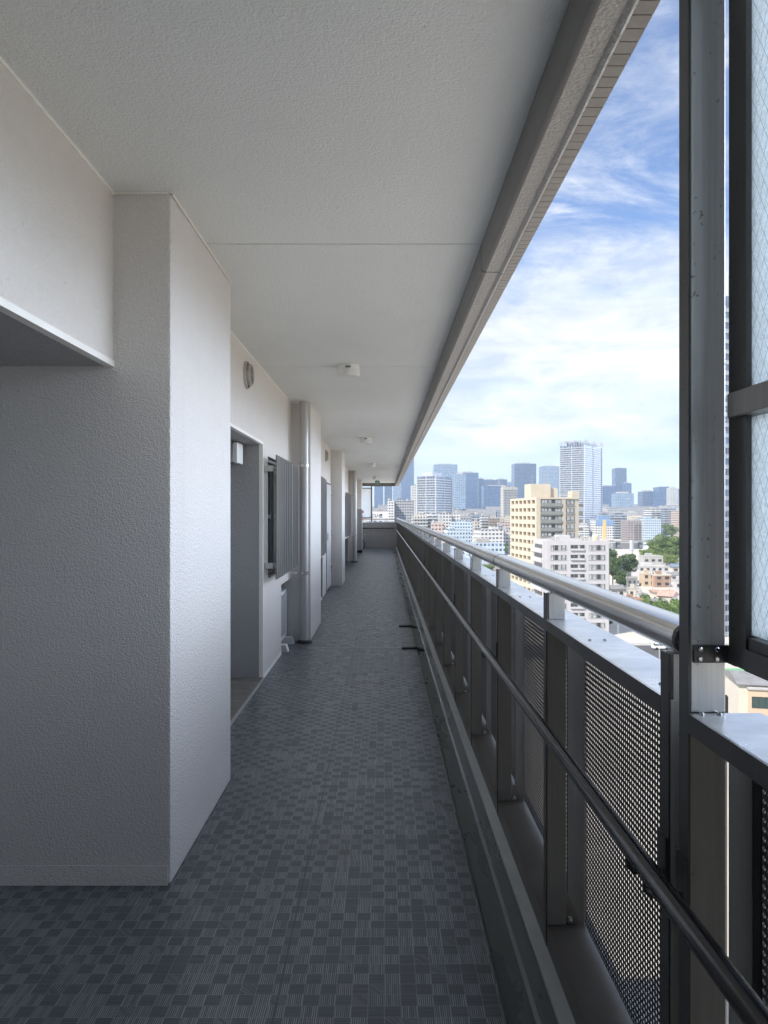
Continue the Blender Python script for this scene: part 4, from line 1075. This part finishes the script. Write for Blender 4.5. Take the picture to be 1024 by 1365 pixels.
# the billboard building past the corridor end
def billboard():
    Y = 300; r = pblock('office_block', 'pale building carrying a big white sign with Japanese letters past the corridor end', 'building', 488, 519, 695, Y, FAC['blue white'], 18, pent=False)
    h = atZ(695, Y)-GZ; x0 = atX(488, Y)-r.location.x; x1 = atX(518, Y)-r.location.x
    MB().box(x0, x1, -.3, -.01, h+.6, atZ(682, Y)-GZ).box(x0+1, x0+1.3, -.2, 2, h-1, h+.6).box(x1-1.3, x1-1, -.2, 2, h-1, h+.6).build('sign_board', M['board_white'], r)
    cu = bpy.data.curves.new('letters', 'FONT'); cu.body = 'さいき'; cu.size = 3.0; cu.extrude = .04; cu.align_x = 'LEFT'; cu.space_character = 1.0; cu.offset = .11
    tmp = bpy.data.objects.new('tmp', cu); COL.objects.link(tmp); dg = bpy.context.evaluated_depsgraph_get(); dg.update()
    me = bpy.data.meshes.new_from_object(tmp.evaluated_get(dg)); bpy.data.objects.remove(tmp)
    me.materials.clear(); me.materials.append(M['sign_ink'])
    o = bpy.data.objects.new('sign_lettering', me); COL.objects.link(o); o.parent = r; o.rotation_euler = (R(90), 0, 0)
    xs = [v.co.x for v in me.vertices] or [0, 1]; zs = [v.co.y for v in me.vertices] or [0, 1]
    sc = (atX(510, Y)-atX(494, Y))/(max(xs)-min(xs)); o.scale = (sc, sc, sc)
    o.location = (atX(494, Y)-r.location.x-min(xs)*sc, -.36, atZ(690.0, Y)-GZ-min(zs)*sc)
billboard()

# --- filler rows across the river and on the near bank
ORD = ['first', 'second', 'third', 'fourth', 'fifth', 'sixth', 'seventh', 'eighth', 'ninth', 'tenth', 'eleventh', 'twelfth', 'thirteenth', 'fourteenth', 'fifteenth', 'sixteenth', 'seventeenth', 'eighteenth', 'nineteenth', 'twentieth']
NUM = {2: 'two', 3: 'three', 4: 'four', 5: 'five', 6: 'six', 7: 'seven', 8: 'eight', 9: 'nine', 10: 'ten', 11: 'eleven', 12: 'twelve', 13: 'thirteen', 14: 'fourteen', 15: 'fifteen', 16: 'sixteen'}
TAKEN = [(p0, p1, Y) for _, p0, p1, _, Y, _, _ in MID]+[(794, 819, 880), (746, 803, 1070), (555, 603, 930)]
def filler():
    rows = [('river front', 905, 22, 36, (691, 712)), ('second', 1040, 24, 42, (687, 702)), ('third', 1180, 26, 46, (684, 699)), ('fourth', 1340, 28, 50, (681, 695)), ('fifth', 1500, 30, 56, (678, 692))]
    cols = ['white', 'white', 'white', 'cream', 'grey', 'white banded', 'white banded', 'blue-grey', 'pink', 'brown', 'blue white', 'mauve', 'grey']
    for rn, Y, w0, w1, (t0, t1) in rows:
        x = atX(486, Y); k = 0; xe = atX(945, Y)
        while x < xe:
            wd = random.uniform(w0, w1); dy = random.uniform(-30, 30); yy = Y+dy
            p0 = VX+F*x/yy; p1 = VX+F*(x+wd)/yy; yt = random.uniform(t0, t1)
            clash = any(p0 < b and p1 > a and abs(yy-c) < 75 for a, b, c in TAKEN)
            if not clash and not (p1 > 808 and Y < 1000 and p0 < 862):
                h = max(7, atZ(yt, yy)-GZ); co = random.choice(cols); st = max(2, min(16, round(h/3)))
                sidew = 'left of the crowned high-rise' if p1 < 775 else 'right of the crowned high-rise'
                lb = '%s %s-storey city block, %s from left in the %s row beyond the river' % (co, NUM[st], ORD[k % 20] if k < 20 else 'last', rn)
                block('city_block', lb, 'building', x+wd/2, yy, wd, random.uniform(14, 26), h, FAC[co], R(random.uniform(-18, 18)), 'city blocks beyond the river'); k += 1
            x += wd+random.uniform(1, 9)
    # near bank, left part
    for rn, Y, (t0, t1), (pa, pb) in (('near bank', 430, (712, 728), (622, 682)), ('middle bank', 540, (706, 718), (560, 682)), ('back bank', 690, (697, 706), (530, 682))):
        x = atX(pa, Y); k = 0
        while x < atX(pb, Y):
            wd = random.uniform(12, 22); yy = Y+random.uniform(-14, 14); p0 = VX+F*x/yy; p1 = VX+F*(x+wd)/yy
            if not any(p0 < b and p1 > a and abs(yy-c) < 40 for a, b, c in TAKEN) and p1 < 700:
                h = atZ(random.uniform(t0, t1), yy)-GZ; co = random.choice(cols)
                block('city_block', '%s block, %s from left among the %s blocks behind the round top rail' % (co, ORD[k % 20], rn), 'building', x+wd/2, yy, wd, random.uniform(10, 16), h, FAC[co], R(random.uniform(-12, 12)), 'city blocks on the near bank'); k += 1
            x += wd+random.uniform(1, 6)
    # the farthest band reads as one mass
    m = MB()
    for Y in (1750, 2050, 2400, 2900, 3500, 4300):
        x = atX(470, Y); xe = atX(1000, Y)
        while x < xe:
            wd = random.uniform(30, 70)*(Y/2000)**.5; h = atZ(random.uniform(671, 685), Y)-GZ
            if h > 8: m.box(x, x+wd, Y, Y+random.uniform(20, 40), GZ, GZ+h)
            x += wd+random.uniform(0, 18)
    tag(m.build('far_city', FAC['grey']), 'hazy mass of small buildings along the horizon below the glass towers', 'far city', kind='stuff')
filler()

# --- low town below the right part of the railing
def low_house(px, py, wpx, hpx, wallm, roofm, kind, label, rz=0, dp=None):
    Y = F*(HC-GZ)/(py-VY); x = atX(px, Y); wd = wpx*Y/F; h = hpx*Y/F; dp = dp or wd*.8
    r = empty('house', (x, Y, GZ), label, 'house', 'low houses below the railing', rz)
    w2 = wd/2; hw = h if kind == 'flat' else h*.68
    MB().box(-w2, w2, 0, dp, 0, hw).build('wall', wallm, r)
    if kind == 'flat':
        m = MB()
        for a, b, c, d in ((-w2-.1, w2+.1, -.1, .2), (-w2-.1, w2+.1, dp-.2, dp+.1), (-w2-.1, -w2+.2, .2, dp-.2), (w2-.2, w2+.1, .2, dp-.2)): m.box(a, b, c, d, hw-.2, hw+.5)
        m.box(-w2+.2, w2-.2, .2, dp-.2, hw+.001, hw+.12)
        ro = m.build('roof', roofm, r)
        MB().box(-w2*.5, w2*.1, dp*.4, dp*.75, hw+.121, hw+1.8).build('roof_house', wallm, ro)
    elif kind == 'gable':
        m = MB().prism([(-w2-.5, hw), (w2+.5, hw), (w2+.5, hw+.12), (0, h), (-w2-.5, hw+.12)], -.5, dp+.5); m.build('roof', roofm, r)
    else:
        m = MB().prism([(-.5, hw), (dp+.5, hw), (dp+.5, hw+.12), (dp/2, h), (-.5, hw+.12)], -w2-.5, w2+.5, 'x'); m.build('roof', roofm, r)
    n = max(2, int(wd/3)); nf = 2 if hw > 4.5 else 1
    for f in range(nf):
        for k in range(n):
            a = -w2+wd*(k+.25)/n; z = hw*(f+.35)/nf
            wo = MB().box(a, a+wd/n*.5, -.06, -.001, z, z+min(1.4, hw/nf*.45)).build('window', M['b_dark'], r)
            MB().box(a-.1, a+wd/n*.5+.1, -.12, -.0605, z-.12, z-.02).build('sill', M['t_white'], wo)
    return r
HS = [
 (824, 797, 18, 17, 'cream_wall', 'roof_grey', 'slope', 'cream house with a low grey roof right beside the white apartment block', 8),
 (822, 812, 20, 15, 'cream_wall', 'roof_brown', 'flat', 'pale cream flat house just above the round top rail', -5),
 (843, 782, 14, 12, 'b_grey', 'conc', 'flat', 'dark grey cube house left of the orange house', 6),
 (846, 797, 15, 12, 'cream_wall', 'conc', 'flat', 'cream terrace house below the dark grey cube house', -8),
 (857, 801, 11, 9, 'b_white', 'conc', 'flat', 'small white house with a dark balcony in the middle of the low houses', 4),
 (846, 811, 24, 11, 'roof_brown', 'roof_brown', 'flat', 'brown wide house in front of the hedge', 3),
 (866, 782, 17, 17, 'orange', 'cream_wall', 'flat', 'orange flat house with a cream roof edge', 3),
 (884, 783, 22, 16, 'roof_brown', 'cream_wall', 'flat', 'brown flat house joined to the orange house', 3),
 (885, 796, 26, 9, 'cream_wall', 'roof_brown', 'slope', 'long house with a tan sloping roof below the brown flat house', -6),
 (903, 776, 18, 13, 'b_white', 'roof_grey', 'slope', 'white house with a grey roof near the dark frame post', 5),
 (908, 787, 14, 13, 'b_white', 'conc', 'flat', 'white flat house touching the dark frame post', -3),
 (900, 808, 24, 20, 'cream_wall', 'roof_red', 'gable', 'cream house with a pink red roof near the dark frame post', 50),
 (880, 810, 18, 12, 'b_grey', 'roof_grey', 'slope', 'low grey house between the hedge and the red roofed house', 10),
 (872, 769, 40, 13, 'b_white', 'conc', 'flat', 'long white flat block with a dark window, behind the orange house', -2),
 (871, 762, 26, 20, 'conc', 'conc', 'flat', 'grey concrete upper cube behind the long white flat block', -2),
 (906, 764, 20, 12, 'cream_wall', 'roof_blue', 'slope', 'pale house with a blue-grey roof in front of the park trees', 0),
 (835, 766, 16, 12, 'b_grey', 'roof_grey', 'slope', 'grey shed roofed house by the white chimney', 0),
 (852, 757, 22, 10, 'conc', 'roof_grey', 'slope', 'long grey roofed hall right of the white chimney', 0),
 (835, 790, 12, 11, 'b_white', 'roof_grey', 'gable', 'white gabled house under the dark tree', 20),
]
for px, py, wp, hp, wm, rm, kd, lb, rz in HS: low_house(px, py, wp, hp, M[wm], M[rm], kd, lb, R(rz))
# extra roofs further along (mostly hidden by the railing)
ex = 0
for px, py in ((935, 770), (955, 778), (980, 790), (1000, 772), (930, 800), (985, 815), (1015, 800), (690, 790), (665, 770), (650, 765)):
    low_house(px, py, random.uniform(18, 26), random.uniform(12, 18), M[random.choice(['cream_wall', 'b_white', 'orange'])], M[random.choice(['roof_grey', 'roof_brown', 'roof_blue'])], random.choice(['slope', 'gable']), 'small house behind the dark posts, %s counted from the white block' % ORD[ex], R(random.uniform(-15, 15))); ex += 1

def bay_house():
    Y = 104; r = empty('house', (atX(985, Y), Y, GZ), 'cream and tan house with a bay window close below the glass screen', 'house', rz=R(-12))
    h = atZ(912, Y)-GZ
    MB().prism([(0, 0), (9, 0), (9, h), (4.5, h+.9), (0, h)], 0, 9, 'x').build('wall', M['cream_wall'], r, loc=(0, 0, 0))
    MB().box(1.2, 4.5, -.9, -.001, 2, h-.5).build('bay', M['orange'], r)
    for z in (h-3.1, h-6.2):
        f = MB()
        for a, b, c, d in ((1.5, 4.2, 0, .08), (1.5, 4.2, 1.52, 1.6), (1.5, 1.6, .08, 1.52), (4.1, 4.2, .08, 1.52), (2.35, 2.43, .08, 1.52), (3.25, 3.33, .08, 1.52)): f.box(a, b, -.98, -.901, z+c, z+d)
        w_ = f.build('window', M['b_dark'], r); MB().box(1.6, 4.1, -.93, -.9012, z+.08, z+1.52).build('pane', M['glass'], w_)
    MB().box(1.0, 4.7, -1.1, -.0015, h-.49, h-.25).build('bay_roof', M['conc'], r)
    MB().prism([(-.4, h), (9.4, h), (9.4, h+.1), (4.5, h+1.05), (-.4, h+.1)], -.3, 9.4, 'x').build('roof', M['roof_grey'], r)
bay_house()
tag(MB().box(atX(972, 150), atX(972, 150)+30, 150, 162, GZ+.004, GZ+.06).build('green_court', M['green_court']), 'flat green sports court beyond the bay window house', 'sports court')

def chimney():
    Y = 455; x = atX(842, Y); r = empty('chimney', (x, Y, GZ), 'tall white cylindrical chimney among the low houses', 'chimney')
    h = atZ(720, Y)-GZ
    MB().lathe((0, 0, 0), [(1.1, 0), (.95, h*.55), (.93, h)], 20).build('stack', M['cream_wall'], r, smooth=True)
    MB().lathe((0, 0, 0), [(1.0, h*.62), (1.25, h*.62), (1.25, h-.4), (1.25, h), (.7, h)], 20).build('sleeve', M['t_white'], r)
chimney()
def pavilion():
    Y = 690; r = empty('pavilion', (atX(864, Y), Y, GZ), 'small white lighthouse shaped pavilion by the river', 'pavilion')
    MB().lathe((0, 0, 0), [(5.5, 0), (4.2, 3.5), (3.0, 4.2), (3.0, 5.6), (4.6, 5.7), (4.4, 6.1), (0, 7.5)], 10).build('body', M['t_white'], r)
pavilion()
def bridge():
    r = empty('bridge', (atX(815, 760), 760, GZ), 'pale flat bridge over the river left of the pavilion', 'bridge', rz=0)
    m = MB().box(-70, 90, 0, 9, 4.2, 5.4); m.build('deck', M['t_white'], r)
    for k in range(7): MB().box(-65+k*24, -62+k*24, 2, 7, 0, 4.199).build('pier', M['conc'], r)
    MB().box(-70, 90, -.2, -.001, 5.0, 6.2).build('parapet', M['conc'], r)
bridge()

# --- trees
def tree_proto(name, leafm, H, Wd, n, seed, label, leaf=.5):
    rr = random.Random(seed); r = empty(name, (0, 0, GZ), label, 'tree')
    t = MB(); t.tube([(0, 0, 0), (.1, .05, H*.25), (-.05, .1, H*.5)], H*.028, 8, r2=H*.016)
    tips = []
    for k in range(7):
        a = rr.uniform(0, 6.28); q = (math.cos(a)*Wd*.3, math.sin(a)*Wd*.3, H*rr.uniform(.5, .8)); t.tube([(0, 0, H*rr.uniform(.25, .45)), (q[0]*.5, q[1]*.5, q[2]*.75), q], H*.012, 5, r2=H*.005)
    t.build('trunk', M['bark'], r, smooth=True)
    m = MB(); lobes = []
    for k in range(13):
        a = rr.uniform(0, 6.28); rad = Wd*.5*math.sqrt(rr.random())*.78; z = H*rr.uniform(.42, .86); lobes.append((math.cos(a)*rad, math.sin(a)*rad, z, Wd*rr.uniform(.13, .24)*(1.15-z/H*.4)))
    lobes.append((0, 0, H*.62, Wd*.28))
    for k in range(n):
        lx, ly, lz, lr = rr.choice(lobes)
        d = Vector((rr.gauss(0, 1), rr.gauss(0, 1), rr.gauss(0, 1))).normalized(); p = Vector((lx, ly, lz))+Vector((d.x, d.y, d.z*.85))*lr*rr.uniform(.72, 1.08)
        nrm = (d+Vector((rr.gauss(0, .5), rr.gauss(0, .5), rr.gauss(0, .5)+.25))).normalized(); a = nrm.orthogonal().normalized(); b = nrm.cross(a); th = rr.uniform(0, 6.28)
        u = (a*math.cos(th)+b*math.sin(th))*leaf*rr.uniform(.6, 1.3); v = (b*math.cos(th)-a*math.sin(th))*leaf*rr.uniform(.4, .9)
        m.quad(p-u, p-v*.8, p+u, p+v)
    m.build('crown', leafm, r, fixn=False)
    return r
def put_tree(o, px, py, hpx, H, lb, grp, wide=1.0, first=False, Y=None):
    Y = Y or F*(HC-GZ)/(py-VY); s = hpx*Y/F/H
    c = o if first else copy_tree(o); c.location = (atX(px, Y), Y, GZ); c.scale = (s*wide, s*wide, s); c.rotation_euler = (0, 0, random.uniform(0, 6.28)); tag(c, lb, 'tree', grp)
dark = tree_proto('tree', M['leaf_dark'], 16, 13, 5200, 3, 'x', .42); mid = tree_proto('tree', M['leaf_mid'], 14, 14, 5200, 5, 'x', .40); lite = tree_proto('tree', M['leaf_lite'], 9, 9, 3600, 8, 'x', .32)
TR = [
 (dark, 824, 778, 48, 16, .95, 'tall dark tree nearest the right edge of the white apartment block'), (dark, 834, 776, 40, 16, .9, 'dark tree beside the white chimney, left of it'), (dark, 817, 782, 40, 16, .9, 'dark tree half behind the white apartment block'),
 (dark, 828, 790, 30, 16, .9, 'lower dark tree in front of the tall dark trees'),
 (mid, 893, 752, 40, 14, 1.15, 'biggest rounded green park tree by the river'), (mid, 880, 750, 31, 14, 1.1, 'rounded green park tree left of the biggest one'), (mid, 908, 752, 38, 14, 1.1, 'rounded park tree cut by the dark frame post'), (mid, 872, 745, 20, 14, 1.2, 'small green park tree at the left end of the park'),
 (mid, 925, 752, 38, 14, 1.1, 'park tree hidden mostly by the aluminium post'), 
 (lite, 857, 748, 16, 9, 1.1, 'bright green small tree left of the white pavilion'), (lite, 878, 752, 15, 9, 1.3, 'bright low tree in front of the park trees, left one'), (lite, 889, 754, 15, 9, 1.3, 'bright low tree in front of the park trees, middle one'), (lite, 900, 755, 16, 9, 1.3, 'bright low tree in front of the park trees, right one'),
 (mid, 676, 736, 26, 14, .9, 'green tree at the left foot of the beige block'), (mid, 668, 742, 20, 14, 1.0, 'low green tree left of the beige block foot'),
 (mid, 645, 775, 24, 14, 1.2, 'green tree seen below the round top rail'), (lite, 690, 800, 24, 9, 1.2, 'bright tree at the foot of the beige block'), (dark, 812, 838, 20, 16, 1.0, 'dark street tree at the base of the white apartment block'),
 (mid, 895, 700, 24, 14, 1.0, 'distant green tree among the blocks above the park'), 
]
used = set()
for o, px, py, hp, H, wd, lb in TR:
    put_tree(o, px, py, hp, H, lb, 'trees of the low town', wd, id(o) not in used, Y=(905 if py == 700 else None)); used.add(id(o))
def hedge():
    rr = random.Random(4); m = MB(); 
    for k in range(9000):
        t = rr.random(); px = 853+t*75; py = 806+t*13+rr.uniform(-5, 8); Y = F*(HC-GZ)/(py-VY); x = atX(px, Y)
        hgt = 2.7+.7*math.sin(px*.33)+.5*math.sin(px*.8+1)
        p = Vector((x, Y, GZ+hgt*math.sqrt(rr.random()))); n = Vector((rr.gauss(0, 1), rr.gauss(0, 1), rr.gauss(.6, 1))).normalized(); a = n.orthogonal().normalized(); b = n.cross(a); s = rr.uniform(.2, .45)
        m.quad(p-a*s, p-b*s*.7, p+a*s, p+b*s*.7)
    tag(m.build('shrubs', M['leaf_mid'], fixn=False), 'dense green shrubs in front of the red roofed house', 'shrubs', kind='stuff')
hedge()

# --- street: lamps, poles and cars
def street_lamp():
    r = empty('street_lamp', (0, 0, GZ), '', 'street lamp', 'white street lamps along the road')
    MB().tube([(0, 0, 0), (0, 0, 6.5), (0, -.2, 7.0), (0, -1.2, 7.2)], .09, 8).build('pole', M['t_white'], r); MB().box(-.15, .15, -1.9, -1.1, 7.12, 7.3).build('lamp_head', M['conc'], r)
    for i, (px, Y, lb) in enumerate(((824, 194, 'white street lamp across the road near the white block'), (866, 193, 'white street lamp across the road right of the zebra crossing'), (879, 170, 'white street lamp on the near side of the road'))):
        o = r if i == 0 else copy_tree(r); o.location = (atX(px, Y), Y, GZ); o['label'] = lb
street_lamp()
def car(x, y, paint, lb, rz=0):
    r = empty('parked_car', (x, y, GZ+.012), lb, 'car', 'cars on the road', rz)
    MB().prism([(-2.1, .35), (2.1, .35), (2.15, .75), (1.2, .95), (.75, .98), (-1.5, 1.0), (-2.1, .9)], -.85, .85).build('body', paint, r, bevel=.05)
    MB().prism([(-1.75, .99), (1.05, .96), (.45, 1.45), (-1.3, 1.47)], -.74, .74).build('cabin', M['glass'], r, bevel=.03)
    MB().box(-1.25, .4, -.72, .72, 1.472, 1.51).build('roof', paint, r)
    for a in (-1.3, 1.3):
        for b in (-.78, .78): MB().lathe((a, b-.1, .33), [(0, 0), (.2, 0), (.33, .02), (.33, .18), (.2, .2), (0, .2)], 16, 'y').build('wheel', M['black'], r)
car(60.5, 176.0, M['red'], 'red car waiting by the zebra crossing'); car(72, 185, M['sign_white'], 'white car right of the zebra crossing'); car(48, 177, M['bronze_dark'], 'dark car left of the zebra crossing')

def utility_poles():
    r = empty('utility_pole', (0, 0, GZ), '', 'utility pole', 'utility poles in the low town')
    MB().tube([(0, 0, 0), (0, 0, 11)], .17, 8, r2=.12).build('pole', M['conc'], r, smooth=True)
    for z in (9.6, 10.4): MB().box(-.9, .9, -.06, .06, z, z+.10).build('cross_arm', M['b_grey'], r)
    MB().lathe((.45, 0, 8.2), [(0, 0), (.28, 0), (.28, .9), (0, .95)], 12).build('transformer', M['b_grey'], r)
    for i, (px, py, lb) in enumerate(((893, 812, 'utility pole in front of the red roofed house'), (848, 805, 'utility pole among the low houses left of the hedge'), (870, 790, 'utility pole in front of the brown flat house'), (836, 800, 'utility pole nearest the white apartment block'))):
        o = r if i == 0 else copy_tree(r); Y = F*(HC-GZ)/(py-VY); o.location = (atX(px, Y), Y, GZ); o.rotation_euler = (0, 0, R(20*i)); o['label'] = lb
utility_poles()

# ------------------------------------------------------------------ air
def haze():
    t = bpy.data.materials.new('haze_air'); t.use_nodes = True; nt = t.node_tree; nt.nodes.clear()
    out = nt.nodes.new('ShaderNodeOutputMaterial'); v = nt.nodes.new('ShaderNodeVolumePrincipled'); nt.links.new(v.outputs[0], out.inputs['Volume'])
    v.inputs['Color'].default_value = (.72, .85, 1.0, 1); v.inputs['Density'].default_value = HAZE; v.inputs['Anisotropy'].default_value = 0.0
    tag(MB().box(-4600, 5600, -500, 7700, GZ-1.9, 330).build('haze', t), 'thin bluish air over the city', 'haze', kind='stuff')
HAZE = 1.2e-4
haze()
